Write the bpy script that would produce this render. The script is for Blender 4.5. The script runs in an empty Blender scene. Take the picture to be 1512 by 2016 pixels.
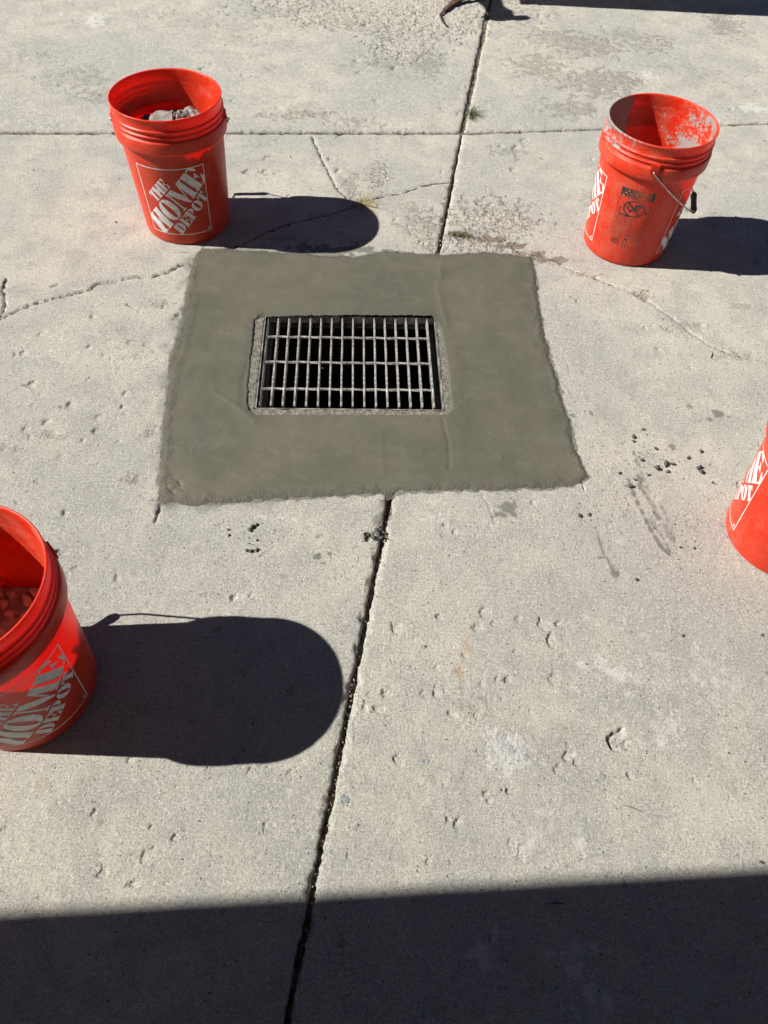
import bpy, bmesh, math, random
import numpy as np
from mathutils import Vector, Matrix, noise as mnoise
R = math.radians
random.seed(7)
scene = bpy.context.scene
C = scene.collection

# ------------------------------------------------------------------ camera, sky, sun, exposure
CAM_F, CAM_H, PITCH, ROLL = 1507.25, 1.428, 0.936487, 0.061385
cd = Vector((0, math.cos(PITCH), -math.sin(PITCH)))
r0 = Vector((1, 0, 0)); u0 = r0.cross(cd)
cr = r0 * math.cos(ROLL) + u0 * math.sin(ROLL)
cu = -r0 * math.sin(ROLL) + u0 * math.cos(ROLL)
cam_d = bpy.data.cameras.new('camera')
cam_d.sensor_fit = 'VERTICAL'; cam_d.sensor_height = 24.0; cam_d.lens = CAM_F / 2016 * 24.0
cam_d.clip_start = 0.02; cam_d.clip_end = 500
cam = bpy.data.objects.new('camera', cam_d); C.objects.link(cam)
cam.matrix_world = Matrix(((cr.x, cu.x, -cd.x, 0), (cr.y, cu.y, -cd.y, 0), (cr.z, cu.z, -cd.z, CAM_H), (0, 0, 0, 1)))
scene.camera = cam

SUN_AZ, SUN_K = 0.0667, 1.153          # direction the shadows run, shadow length per metre of height
SUN_EL = math.atan(1 / SUN_K)
world = bpy.data.worlds.new('World'); scene.world = world; world.use_nodes = True
wn = world.node_tree
bg = wn.nodes['Background']
sky = wn.nodes.new('ShaderNodeTexSky'); sky.sky_type = 'NISHITA'; sky.sun_disc = False
sky.sun_elevation = SUN_EL; sky.sun_rotation = R(270) - SUN_AZ
sky.altitude = 3200; sky.air_density = 0.5; sky.dust_density = 0.05; sky.ozone_density = 1.5
wn.links.new(sky.outputs[0], bg.inputs[0]); bg.inputs[1].default_value = 0.05
sun_d = bpy.data.lights.new('sun', 'SUN'); sun_d.energy = 5.0; sun_d.angle = R(0.53); sun_d.color = (1.0, 0.962, 0.89)
sun = bpy.data.objects.new('sun', sun_d); C.objects.link(sun)
ldir = Vector((math.cos(SUN_AZ) * math.cos(SUN_EL), math.sin(SUN_AZ) * math.cos(SUN_EL), -math.sin(SUN_EL)))
sun.rotation_euler = ldir.to_track_quat('-Z', 'Y').to_euler(); sun.location = (-4, -1, 5)
vs = scene.view_settings
vs.view_transform = 'Standard'; vs.look = 'None'; vs.gamma = 1; vs.use_curve_mapping = False
vs.exposure = 0.66

# ------------------------------------------------------------------ helpers
def at(px, py, z=0.0):
    """point of the place at height z that the photograph shows at (px, py)"""
    d = cd + cr * ((px - 756) / CAM_F) - cu * ((py - 1008) / CAM_F)
    t = (z - CAM_H) / d.z
    return Vector((d.x * t, d.y * t, z))

def tag(o, label=None, cat=None, group=None, kind=None):
    if label: o['label'] = label
    if cat: o['category'] = cat
    if group: o['group'] = group
    if kind: o['kind'] = kind
    return o

def empty(name, loc=(0, 0, 0), rz=0):
    o = bpy.data.objects.new(name, None); C.objects.link(o)
    o.location = loc; o.rotation_euler = (0, 0, rz); o.empty_display_size = .05
    return o

def link_mesh(name, me, mat, parent=None, smooth=False):
    if mat and not me.materials: me.materials.append(mat)
    if smooth:
        me.polygons.foreach_set('use_smooth', [True] * len(me.polygons))
    o = bpy.data.objects.new(name, me); C.objects.link(o)
    if parent: o.parent = parent
    return o

def from_bm(name, bm, mat, parent=None, smooth=False):
    me = bpy.data.meshes.new(name); bm.to_mesh(me); bm.free()
    return link_mesh(name, me, mat, parent, smooth)

def box(bm, x0, x1, y0, y1, z0, z1, M=None):
    vs_ = [bm.verts.new(Vector((x, y, z)) if M is None else M @ Vector((x, y, z))) for x in (x0, x1) for y in (y0, y1) for z in (z0, z1)]
    for f in ((0, 1, 3, 2), (4, 6, 7, 5), (0, 4, 5, 1), (2, 3, 7, 6), (0, 2, 6, 4), (1, 5, 7, 3)):
        bm.faces.new([vs_[i] for i in f])

def tube(bm, pts, rad, n=10, flat=1.0):
    """swept tube; rad number or list"""
    pts = [Vector(p) for p in pts]
    rings = []
    up = Vector((0, 0, 1))
    prev = None
    for i, p in enumerate(pts):
        t = (pts[min(i + 1, len(pts) - 1)] - pts[max(i - 1, 0)]).normalized()
        if prev is None:
            a = t.cross(up)
            if a.length < .1: a = t.cross(Vector((1, 0, 0)))
        else:
            a = prev - t * prev.dot(t)
        a.normalize(); b = t.cross(a); prev = a
        r = rad[i] if isinstance(rad, (list, tuple)) else rad
        rings.append([bm.verts.new(p + a * math.cos(k * 2 * math.pi / n) * r + b * math.sin(k * 2 * math.pi / n) * r * flat) for k in range(n)])
    for A, B in zip(rings, rings[1:]):
        for k in range(n):
            bm.faces.new((A[k], A[(k + 1) % n], B[(k + 1) % n], B[k]))
    bm.faces.new(rings[0][::-1]); bm.faces.new(rings[-1])

def smooth_path(pts, n=8):
    """Catmull-Rom through points"""
    P = [Vector(p) for p in pts]; P = [P[0] * 2 - P[1]] + P + [P[-1] * 2 - P[-2]]
    out = []
    for i in range(1, len(P) - 2):
        for k in range(n):
            t = k / n
            out.append(.5 * ((2 * P[i]) + (P[i + 1] - P[i - 1]) * t + (2 * P[i - 1] - 5 * P[i] + 4 * P[i + 1] - P[i + 2]) * t * t + (3 * P[i] - P[i - 1] - 3 * P[i + 1] + P[i + 2]) * t ** 3))
    out.append(P[-2]); return out

# numpy gradient noise
_rs = np.random.RandomState(11)
_perm = _rs.permutation(4096)
_ga = _rs.rand(4096) * 2 * np.pi
_gx, _gy = np.cos(_ga), np.sin(_ga)
def perlin(x, y, s, seed=0):
    x = x * s + 37.1 * seed + 500.3; y = y * s + 91.7 * seed + 300.7
    xi = np.floor(x).astype(np.int64); yi = np.floor(y).astype(np.int64)
    xf = x - xi; yf = y - yi
    def g(ix, iy, fx, fy):
        h = _perm[(_perm[ix & 4095] + iy + seed * 17) & 4095]
        return _gx[h] * fx + _gy[h] * fy
    u = xf * xf * xf * (xf * (xf * 6 - 15) + 10); v = yf * yf * yf * (yf * (yf * 6 - 15) + 10)
    a = g(xi, yi, xf, yf); b = g(xi + 1, yi, xf - 1, yf); c = g(xi, yi + 1, xf, yf - 1); d = g(xi + 1, yi + 1, xf - 1, yf - 1)
    return ((a + (b - a) * u) + ((c + (d - c) * u) - (a + (b - a) * u)) * v) * 1.5
def fbm(x, y, s, oct=4, seed=0, gain=.5):
    r = 0; a = 1
    for k in range(oct):
        r = r + a * perlin(x, y, s * 2.03 ** k, seed + k); a *= gain
    return r
def sstep(e0, e1, x):
    t = np.clip((x - e0) / (e1 - e0), 0, 1); return t * t * (3 - 2 * t)
def seg_dist(x, y, pts):
    best = np.full(x.shape, 9.0); par = np.zeros(x.shape)
    L = 0
    for (x0, y0), (x1, y1) in zip(pts, pts[1:]):
        dx, dy = x1 - x0, y1 - y0; l2 = dx * dx + dy * dy
        t = np.clip(((x - x0) * dx + (y - y0) * dy) / l2, 0, 1)
        d = np.hypot(x - x0 - t * dx, y - y0 - t * dy)
        m = d < best; best = np.where(m, d, best); par = np.where(m, L + t * math.sqrt(l2), par); L += math.sqrt(l2)
    return best, par
def poly_sd(x, y, pts):
    """signed distance, positive inside"""
    d, _ = seg_dist(x, y, list(pts) + [pts[0]])
    ins = np.zeros(x.shape, bool)
    n = len(pts)
    for i in range(n):
        (x0, y0), (x1, y1) = pts[i], pts[(i + 1) % n]
        if y0 == y1: continue
        c = ((y0 > y) != (y1 > y)) & (x < (x1 - x0) * (y - y0) / (y1 - y0) + x0)
        ins ^= c
    return np.where(ins, d, -d)
def W2(px, py):
    p = at(px, py); return (p.x, p.y)

def grid_mesh(name, X, Y, Z, keep=None):
    """mesh of a grid of points (rows, cols); keep masks cells"""
    n, m = X.shape
    idx = np.arange(n * m).reshape(n, m)
    q = np.stack([idx[:-1, :-1], idx[:-1, 1:], idx[1:, 1:], idx[1:, :-1]], -1)
    q = q[keep] if keep is not None else q.reshape(-1, 4)
    e = (X[0, 1] - X[0, 0]) * (Y[1, 0] - Y[0, 0]) - (Y[0, 1] - Y[0, 0]) * (X[1, 0] - X[0, 0])
    if e < 0: q = q[:, ::-1]
    used = np.unique(q); rem = np.full(n * m, -1); rem[used] = np.arange(len(used))
    q = rem[q]
    co = np.stack([X.ravel(), Y.ravel(), Z.ravel()], -1)[used].astype(np.float32)
    me = bpy.data.meshes.new(name)
    me.vertices.add(len(co)); me.vertices.foreach_set('co', co.ravel())
    me.loops.add(q.size); me.loops.foreach_set('vertex_index', q.ravel().astype(np.int32))
    me.polygons.add(len(q)); me.polygons.foreach_set('loop_start', np.arange(0, q.size, 4, dtype=np.int32))
    me.polygons.foreach_set('use_smooth', np.ones(len(q), bool))
    me.update(calc_edges=True)
    return me, used
def vcol(me, name, chans, used):
    a = me.attributes.new(name, 'FLOAT_COLOR', 'POINT')
    arr = np.ones((len(used), 4), np.float32)
    for i, c in enumerate(chans): arr[:, i] = np.clip(c.ravel()[used], 0, 1)
    a.data.foreach_set('color', arr.ravel())

# ------------------------------------------------------------------ materials
class NT:
    def __init__(s, name):
        s.m = bpy.data.materials.new(name); s.m.use_nodes = True
        s.t = s.m.node_tree; s.b = s.t.nodes['Principled BSDF']; s.out = s.t.nodes['Material Output']
    def n(s, typ, **kw):
        nd = s.t.nodes.new(typ)
        for k, v in kw.items():
            if k.startswith('i_'):
                key = k[2:]; key = int(key) if key.isdigit() else key.replace('_', ' ')
                nd.inputs[key].default_value = v
            else: setattr(nd, k, v)
        return nd
    def l(s, a, b): s.t.links.new(a, b)
    def noise(s, vec, scale, detail=3, rough=.55, dist=0):
        nd = s.n('ShaderNodeTexNoise'); nd.inputs['Scale'].default_value = scale; nd.inputs['Detail'].default_value = detail
        nd.inputs['Roughness'].default_value = rough; nd.inputs['Distortion'].default_value = dist
        s.l(vec, nd.inputs['Vector']); return nd.outputs['Fac']
    def vor(s, vec, scale, feature='F1', rand=1):
        nd = s.n('ShaderNodeTexVoronoi'); nd.feature = feature; nd.inputs['Scale'].default_value = scale
        nd.inputs['Randomness'].default_value = rand
        s.l(vec, nd.inputs['Vector']); return nd
    def ramp(s, fac, a, b, c0=0., c1=1.):
        nd = s.n('ShaderNodeMapRange'); nd.clamp = True
        nd.interpolation_type = 'SMOOTHSTEP'
        nd.inputs['From Min'].default_value = a; nd.inputs['From Max'].default_value = b
        nd.inputs['To Min'].default_value = c0; nd.inputs['To Max'].default_value = c1
        s.l(fac, nd.inputs['Value']); return nd.outputs[0]
    def math(s, op, a, b=None):
        nd = s.n('ShaderNodeMath', operation=op)
        for i, v in enumerate((a, b)):
            if v is None: continue
            if isinstance(v, (int, float)): nd.inputs[i].default_value = v
            else: s.l(v, nd.inputs[i])
        return nd.outputs[0]
    def mix(s, fac, a, b, blend='MIX'):
        nd = s.n('ShaderNodeMix'); nd.data_type = 'RGBA'; nd.blend_type = blend
        for sock, v in ((nd.inputs[0], fac), (nd.inputs[6], a), (nd.inputs[7], b)):
            if isinstance(v, (int, float)): sock.default_value = v
            elif isinstance(v, (tuple, list)): sock.default_value = (*v, 1) if len(v) == 3 else v
            else: s.l(v, sock)
        return nd.outputs[2]
    def bump(s, h, dist, normal=None, strength=1):
        nd = s.n('ShaderNodeBump'); nd.inputs['Distance'].default_value = dist; nd.inputs['Strength'].default_value = strength
        s.l(h, nd.inputs['Height'])
        if normal: s.l(normal, nd.inputs['Normal'])
        return nd.outputs[0]
    def pos(s): return s.n('ShaderNodeNewGeometry').outputs['Position']
    def obj(s): return s.n('ShaderNodeTexCoord').outputs['Object']
    def attr(s, name):
        nd = s.n('ShaderNodeAttribute'); nd.attribute_name = name
        sp = s.n('ShaderNodeSeparateColor'); s.l(nd.outputs['Color'], sp.inputs[0]); return sp.outputs
    def fin(s, col=None, rough=None, normal=None, **kw):
        def put(k, v):
            if v is None: return
            if isinstance(v, (int, float)): s.b.inputs[k].default_value = v
            elif isinstance(v, tuple): s.b.inputs[k].default_value = (*v, 1) if len(v) == 3 else v
            else: s.l(v, s.b.inputs[k])
        put('Base Color', col); put('Roughness', rough); put('Normal', normal)
        for k, v in kw.items(): put(k.replace('_', ' '), v)
        return s.m

def mat_concrete():
    t = NT('weathered_concrete'); p = t.pos()
    A = t.attr('maska'); B = t.attr('maskb')      # A: dirt, smear, white ; B: rough, rust, dark
    big = t.noise(p, 1.7, 4, .6, .4); mid = t.noise(p, 9, 4, .6, .3); mid2 = t.noise(p, 38, 4, .65)
    fine = t.noise(p, 330, 3, .7); grit = t.noise(p, 900, 2, .6)
    col = t.mix(t.ramp(big, .36, .66), (.455, .452, .415), (.60, .57, .485))
    col = t.mix(t.ramp(mid, .40, .66, 0, .75), col, (.40, .395, .37))
    col = t.mix(t.ramp(mid2, .5, .78, 0, .5), col, (.68, .645, .58))
    col = t.mix(t.ramp(mid2, .46, .2, 0, .6), col, (.35, .325, .28))
    # sand grains
    med = t.noise(p, 150, 4, .75)
    col = t.mix(t.ramp(med, .52, .70, 0, .75), col, (.80, .765, .70))
    col = t.mix(t.ramp(med, .47, .30, 0, .75), col, (.29, .26, .22))
    col = t.mix(t.ramp(fine, .53, .68, 0, .75), col, (.80, .765, .70))
    col = t.mix(t.ramp(fine, .46, .3, 0, .85), col, (.2, .18, .155))
    v = t.vor(p, 180); vs_ = t.n('ShaderNodeSeparateColor'); t.l(v.outputs['Color'], vs_.inputs[0])
    vd = t.math('ADD', v.outputs['Distance'], t.math('MULTIPLY', t.math('SUBTRACT', fine, .5), .5))
    spot = t.math('MULTIPLY', t.ramp(vs_.outputs[0], .98, .984), t.ramp(vd, .45, .3))
    col = t.mix(t.math('MULTIPLY', spot, .75), col, (.12, .11, .1))
    # exposed aggregate
    wp = t.n('ShaderNodeVectorMath', operation='MULTIPLY_ADD'); wn_ = t.n('ShaderNodeTexNoise'); wn_.inputs['Scale'].default_value = 60; t.l(p, wn_.inputs['Vector'])
    t.l(wn_.outputs['Color'], wp.inputs[0]); wp.inputs[1].default_value = (.004, .004, .004); t.l(p, wp.inputs[2])
    ag = t.vor(wp.outputs[0], 135); ags = t.n('ShaderNodeSeparateColor'); t.l(ag.outputs['Color'], ags.inputs[0])
    agc = t.mix(t.ramp(t.math('ADD', t.math('MULTIPLY', ags.outputs[0], .5), t.math('MULTIPLY', med, .6)), .25, .85), (.40, .355, .30), (.80, .755, .68))
    agc = t.mix(t.ramp(ags.outputs[1], .85, .92, 0, .5), agc, (.3, .29, .28))
    agc = t.mix(t.ramp(ag.outputs['Distance'], .55, .8, 0, .35), agc, (.28, .24, .2))
    rg0 = t.math('ADD', B[0], t.math('MULTIPLY', t.math('SUBTRACT', mid2, .5), 1.1))
    rgh = t.ramp(t.math('ADD', rg0, t.math('MULTIPLY', t.math('SUBTRACT', med, .5), .9)), .25, .85)
    col = t.mix(t.math('MULTIPLY', rgh, .55), col, agc)
    wh = t.ramp(t.math('ADD', A[2], t.math('MULTIPLY', t.math('SUBTRACT', t.math('ADD', t.math('MULTIPLY', mid2, .6), t.math('MULTIPLY', med, .4)), .5), 2.6)), .25, .9)
    col = t.mix(t.math('MULTIPLY', t.math('MULTIPLY', wh, t.ramp(A[2], .02, .25)), .6), col, (.76, .75, .73))
    d = t.ramp(t.math('ADD', A[0], t.math('MULTIPLY', t.math('SUBTRACT', mid2, .5), 1.2)), .25, .8)
    col = t.mix(t.math('MULTIPLY', d, .8), col, (.235, .185, .135))
    sm = t.ramp(t.math('ADD', A[1], t.math('MULTIPLY', t.math('SUBTRACT', t.math('ADD', t.math('MULTIPLY', fine, .6), t.math('MULTIPLY', med, .6)), .6), 1.5)), .25, .75)
    col = t.mix(t.math('MULTIPLY', t.math('MULTIPLY', sm, t.ramp(A[1], .02, .2)), .75), col, (.155, .152, .132))
    col = t.mix(t.math('MULTIPLY', B[1], t.ramp(med, .3, .65, .2, .7)), col, (.5, .32, .2))
    ck = t.ramp(t.math('ADD', B[2], t.math('MULTIPLY', t.math('SUBTRACT', med, .5), .22)), .5, .6)
    col = t.mix(t.math('MULTIPLY', ck, .85), col, (.045, .038, .032))
    # relief
    n1 = t.bump(t.noise(p, 190, 5, .78), .0056)
    n2 = t.bump(t.noise(p, 620, 3, .7), .0018, n1)
    roughh = t.math('MULTIPLY', rgh, t.math('SUBTRACT', 1.0, ag.outputs['Distance']))
    n3 = t.bump(t.math('MULTIPLY', rgh, t.noise(p, 120, 4, .65)), .006, t.bump(roughh, .002, n2))
    n4 = t.bump(t.ramp(t.noise(p, 55, 4, .7), .37, .33), -.0022, n3)
    n5 = t.bump(ck, -.004, n4)
    return t.fin(col, .88, n5, Specular_IOR_Level=.25)

def mat_patch():
    t = NT('wet_mortar'); p = t.pos(); E = t.attr('maska')
    big = t.noise(p, 3.2, 3, .5, .8); mid = t.noise(p, 14, 4, .6, .6); fine = t.noise(p, 420, 3, .6)
    mp = t.n('ShaderNodeMapping'); mp.inputs['Scale'].default_value = (1.5, 4, 1); mp.inputs['Rotation'].default_value = (0, 0, R(12)); t.l(p, mp.inputs[0])
    sweep = t.noise(mp.outputs[0], 5, 4, .6, .8)
    col = t.mix(t.ramp(big, .35, .65), (.092, .093, .068), (.118, .108, .081))
    col = t.mix(t.ramp(mid, .4, .75, 0, .35), col, (.112, .112, .088))
    col = t.mix(t.ramp(sweep, .5, .75, 0, .25), col, (.165, .152, .122))
    arc_ = t.n('ShaderNodeTexWave'); arc_.wave_type = 'RINGS'; arc_.inputs['Scale'].default_value = 3.2; arc_.inputs['Distortion'].default_value = 7; arc_.inputs['Detail'].default_value = 3; t.l(p, arc_.inputs['Vector'])
    tro = t.math('MULTIPLY', t.ramp(arc_.outputs['Fac'], .88, 1.0), t.ramp(mid, .42, .6))
    col = t.mix(t.math('MULTIPLY', tro, .10), col, (.17, .16, .13))
    col = t.mix(t.ramp(fine, .6, .8, 0, .25), col, (.18, .17, .14))
    sand = t.noise(p, 200, 4, .75)
    col = t.mix(t.ramp(sand, .45, .3, 0, .35), col, (.07, .068, .052))
    pin = t.vor(p, 90); ps = t.n('ShaderNodeSeparateColor'); t.l(pin.outputs['Color'], ps.inputs[0])
    hole = t.math('MULTIPLY', t.ramp(ps.outputs[0], .955, .975), t.ramp(pin.outputs['Distance'], .17, .09))
    col = t.mix(t.math('MULTIPLY', hole, .8), col, (.05, .048, .04))
    edge = t.ramp(t.math('ADD', E[0], t.math('MULTIPLY', t.math('SUBTRACT', fine, .5), .8)), .25, .8)
    col = t.mix(t.math('MULTIPLY', edge, .3), col, (.115, .112, .092))
    n1 = t.bump(tro, .0006, t.bump(t.noise(p, 260, 4, .7), .0010))
    n2 = t.bump(sweep, .0014, n1)
    n3 = t.bump(t.math('MULTIPLY', E[0], t.noise(p, 260, 4, .7)), .0035, n2)
    n4 = t.bump(hole, -.001, n3)
    return t.fin(col, t.ramp(mid, .3, .7, .5, .68), n4, Specular_IOR_Level=.35)

def mat_simple(name, c0, c1, scale=20, rough=.7, bump=0., bscale=200, metal=0., detail=4, spec=.4, space='obj'):
    t = NT(name); p = t.obj() if space == 'obj' else t.pos()
    f = t.noise(p, scale, detail, .6)
    col = t.mix(t.ramp(f, .35, .68), c0, c1)
    nrm = t.bump(t.noise(p, bscale, 4, .6), bump) if bump else None
    return t.fin(col, rough, nrm, Metallic=metal, Specular_IOR_Level=spec)

def mat_bucket():
    t = NT('orange_plastic'); p = t.obj(); M = t.attr('maska')
    info = t.n('ShaderNodeObjectInfo')
    mp = t.n('ShaderNodeVectorMath', operation='ADD'); t.l(p, mp.inputs[0]); t.l(info.outputs['Random'], mp.inputs[1])
    p = mp.outputs[0]
    mid = t.noise(p, 14, 5, .65, .4); fine = t.noise(p, 120, 4, .7); big = t.noise(p, 5, 3, .5)
    st = t.n('ShaderNodeMapping'); st.inputs['Scale'].default_value = (1, 1, 5); t.l(p, st.inputs[0])
    scr = t.noise(st.outputs[0], 45, 5, .75, 1.5)
    base = (.60, .027, .005)
    dust = t.math('MULTIPLY', M[1], t.ramp(t.math('ADD', t.math('MULTIPLY', mid, .45), t.math('ADD', t.math('MULTIPLY', scr, .3), t.math('MULTIPLY', fine, .25))), .42, .62))
    col = t.mix(t.math('MULTIPLY', dust, .42), base, (.62, .25, .17))
    col = t.mix(t.ramp(scr, .64, .70, 0, .45), col, (.75, .36, .28))
    mort = t.ramp(t.math('ADD', M[0], t.math('MULTIPLY', t.math('SUBTRACT', t.math('ADD', t.math('MULTIPLY', mid, .5), t.math('MULTIPLY', fine, .5)), .5), 2.6)), .42, .6)
    mcol = t.mix(fine, (.16, .13, .125), (.42, .39, .36))
    col = t.mix(mort, col, mcol)
    nrm = t.bump(mort, .0008, t.bump(fine, .0002))
    sss = t.ramp(mort, 0, 1, .9, 0.0)
    t.b.subsurface_method = 'RANDOM_WALK'
    t.b.inputs['Subsurface Radius'].default_value = (1.0, .035, .01)
    t.b.inputs['Subsurface Scale'].default_value = .012
    rg = t.ramp(dust, 0, 1, .36, .6)
    return t.fin(col, rg, nrm, Subsurface_Weight=sss, Specular_IOR_Level=.3)

M_conc = mat_concrete(); M_patch = mat_patch(); M_bucket = mat_bucket()
M_white = mat_simple('white_print', (.62, .58, .57), (.78, .75, .74), 60, .5)
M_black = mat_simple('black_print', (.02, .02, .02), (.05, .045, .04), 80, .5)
M_orange = mat_simple('orange_print', (.6, .12, .05), (.7, .2, .1), 90, .5)
M_wire = mat_simple('galvanised_wire', (.35, .33, .31), (.55, .53, .5), 60, .38, .0002, 500, .85)
M_grip = mat_simple('dark_plastic', (.06, .055, .06), (.11, .105, .11), 60, .55, .0003, 400)
def mat_steel():
    t = NT('galvanised_steel'); p = t.obj()
    a = t.noise(p, 60, 4, .7); b = t.noise(p, 260, 3, .7)
    col = t.mix(t.ramp(a, .35, .65), (.26, .245, .22), (.8, .78, .74))
    col = t.mix(t.ramp(b, .58, .75, 0, .8), col, (.25, .22, .19))
    col = t.mix(t.ramp(t.noise(p, 25, 3, .6), .62, .72, 0, .5), col, (.3, .2, .13))
    return t.fin(col, t.ramp(a, .3, .7, .5, .3), t.bump(b, .0006), Metallic=.55)
M_steel = mat_steel()
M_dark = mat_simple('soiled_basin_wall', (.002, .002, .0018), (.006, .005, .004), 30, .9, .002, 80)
M_rim = mat_simple('old_concrete_rim', (.12, .11, .092), (.24, .22, .182), 90, .9, .0022, 380, space='pos')
M_dirt = mat_simple('joint_dirt', (.1, .08, .06), (.24, .2, .155), 90, .95, .005, 260, space='pos')
M_crumb = mat_simple('wet_mortar_crumb', (.075, .075, .068), (.13, .128, .115), 120, .8, .001, 500)
M_gravel = mat_simple('pale_grit', (.22, .185, .145), (.46, .42, .36), 50, .9, .001, 400, space='pos')
M_leaf = mat_simple('dull_green_blade', (.05, .075, .022), (.15, .16, .06), 60, .7)
M_straw = mat_simple('dry_straw', (.28, .24, .1), (.42, .36, .18), 60, .8)
M_rubble = mat_simple('dry_rubble', (.2, .18, .16), (.4, .365, .33), 60, .95, .004, 260)
M_stone = mat_simple('brown_stone', (.42, .31, .26), (.72, .58, .49), 28, .8, .0015, 260)
M_grey_stone = mat_simple('blue_grey_stone', (.2, .23, .25), (.32, .36, .38), 90, .75, .001, 400)

# ------------------------------------------------------------------ pavement: concrete slabs with joints
ground = bmesh.new()
xs_ = [-150, -1.0, .8, 150]; ys_ = [-150, 1.0, 2.2, 150]
gv = [[ground.verts.new((x, y, 0)) for x in xs_] for y in ys_]
for a in range(3):
    for b in range(3):
        if (a, b) != (1, 1): ground.faces.new((gv[a][b], gv[a][b + 1], gv[a + 1][b + 1], gv[a + 1][b]))
M_soil = mat_simple('sandy_soil', (.3, .25, .19), (.4, .34, .27), 3, .95, .01, 40, space='pos')
go = from_bm('ground', ground, M_soil); go.location = (0, 0, -.11); tag(go, kind='structure')

patch_px = [(398, 490), (450, 491), (520, 495), (620, 502), (700, 506), (760, 492), (800, 497), (870, 503), (900, 500), (960, 497), (1010, 502), (1045, 507), (1055, 540),
            (1061, 600), (1072, 660), (1090, 720), (1108, 785), (1122, 830), (1140, 900), (1158, 940), (1125, 958), (1000, 965), (880, 966), (780, 972), (700, 975), (560, 983),
            (450, 990), (390, 995), (350, 990), (318, 994), (313, 950), (316, 900), (322, 830), (331, 760), (335, 705), (350, 655), (360, 620), (370, 560), (382, 512)]
PATCH = [W2(*p) for p in patch_px]
OX, OY = 0.2005, 2.7925                                   # where the four slabs meet
cracks = [  # points in the photograph, half width (m), depth (m)
    ([(0, 626), (60, 600), (130, 582), (180, 569), (190, 558), (235, 553), (262, 545), (300, 544), (335, 533), (352, 522), (392, 519)], .0022, .012),
    ([(10, 548), (6, 572), (10, 600), (0, 622)], .0018, .009), ([(10, 600), (25, 616)], .0012, .005),
    ([(614, 268), (628, 300), (645, 335), (665, 372), (683, 388)], .0022, .012),
    ([(683, 388), (718, 394), (745, 388), (790, 380), (830, 366), (865, 360), (898, 357)], .0022, .007),
    ([(718, 396), (690, 408), (655, 420), (600, 432), (540, 450), (500, 470), (460, 488)], .0022, .008),
    ([(470, 482), (448, 490)], .0025, .01),
    ([(1050, 508), (1110, 525), (1150, 540), (1200, 560), (1245, 575), (1275, 592), (1330, 630), (1360, 655), (1395, 678), (1440, 698), (1512, 712)], .0017, .003),
    ([(345, 495), (400, 497)], .0012, .008), ([(400, 484), (396, 515)], .0012, .008),
    ([(322, 955), (314, 995), (308, 1024)], .0016, .012), ([(300, 983), (318, 984)], .0012, .008),
    ([(1146, 948), (1151, 966)], .0012, .008), ([(1058, 567), (1106, 568)], .001, .004),
    ([(945, 968), (965, 1000), (975, 1030)], .001, .004), ([(1155, 890), (1200, 892), (1280, 890)], .0008, .003),
    ([(1117, 712), (1124, 745)], .001, .003),
]
CR = [([W2(*q) for q in pts], w, d) for pts, w, d in cracks]
agg = [(760, 5, 230, 42, 1), (700, 38, 120, 25, .75), (860, 30, 90, 45, 1), (795, 88, 55, 32, 1), (840, 120, 50, 28, .5), (760, 125, 60, 20, .4), (975, 430, 80, 38, .85), (940, 480, 70, 18, .9),
       (835, 440, 42, 26, .8), (860, 480, 50, 20, .8), (745, 348, 20, 30, .85), (690, 365, 22, 30, .5), (815, 415, 25, 14, .5), (1150, 88, 90, 22, .6), (1290, 88, 32, 16, .85), (1180, 165, 70, 30, .6), (1090, 70, 60, 16, .5), (1150, 170, 60, 26, .4),
       (1060, 130, 60, 30, .5), (1120, 215, 60, 20, .5), (1220, 160, 40, 20, .6), (1430, 50, 40, 26, .5), (1230, 70, 50, 16, .4), (1000, 300, 40, 14, .4), (620, 225, 50, 10, .55), (560, 232, 60, 8, .45), (700, 240, 50, 12, .4),
       (160, 155, 80, 24, .38), (60, 110, 60, 30, .3), (200, 190, 60, 14, .4), (380, 40, 120, 20, .3), (470, 60, 80, 40, .3), (1262, 580, 22, 12, .6), (1460, 605, 18, 10, .4), (1350, 645, 40, 16, .4), (1450, 700, 40, 8, .4),
       (297, 848, 12, 14, .5), (265, 945, 24, 12, .45), (236, 648, 20, 7, .4), (320, 600, 36, 12, .4), (105, 858, 45, 9, .4), (20, 884, 26, 7, .4), (1000, 1440, 46, 24, .2), (1240, 1465, 26, 14, .3), (930, 1395, 60, 40, .3), (1000, 1470, 50, 40, .35), (1100, 1260, 30, 40, .25), (250, 690, 60, 50, .25), (180, 840, 60, 30, .25), (1230, 760, 60, 40, .2), (840, 1240, 40, 40, .2),
       (735, 1052, 26, 9, .9), (1330, 290, 60, 16, .3), (1390, 150, 60, 30, .3), (540, 25, 90, 20, .35), (985, 500, 80, 10, .8), (1060, 512, 30, 10, .7)]
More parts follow.
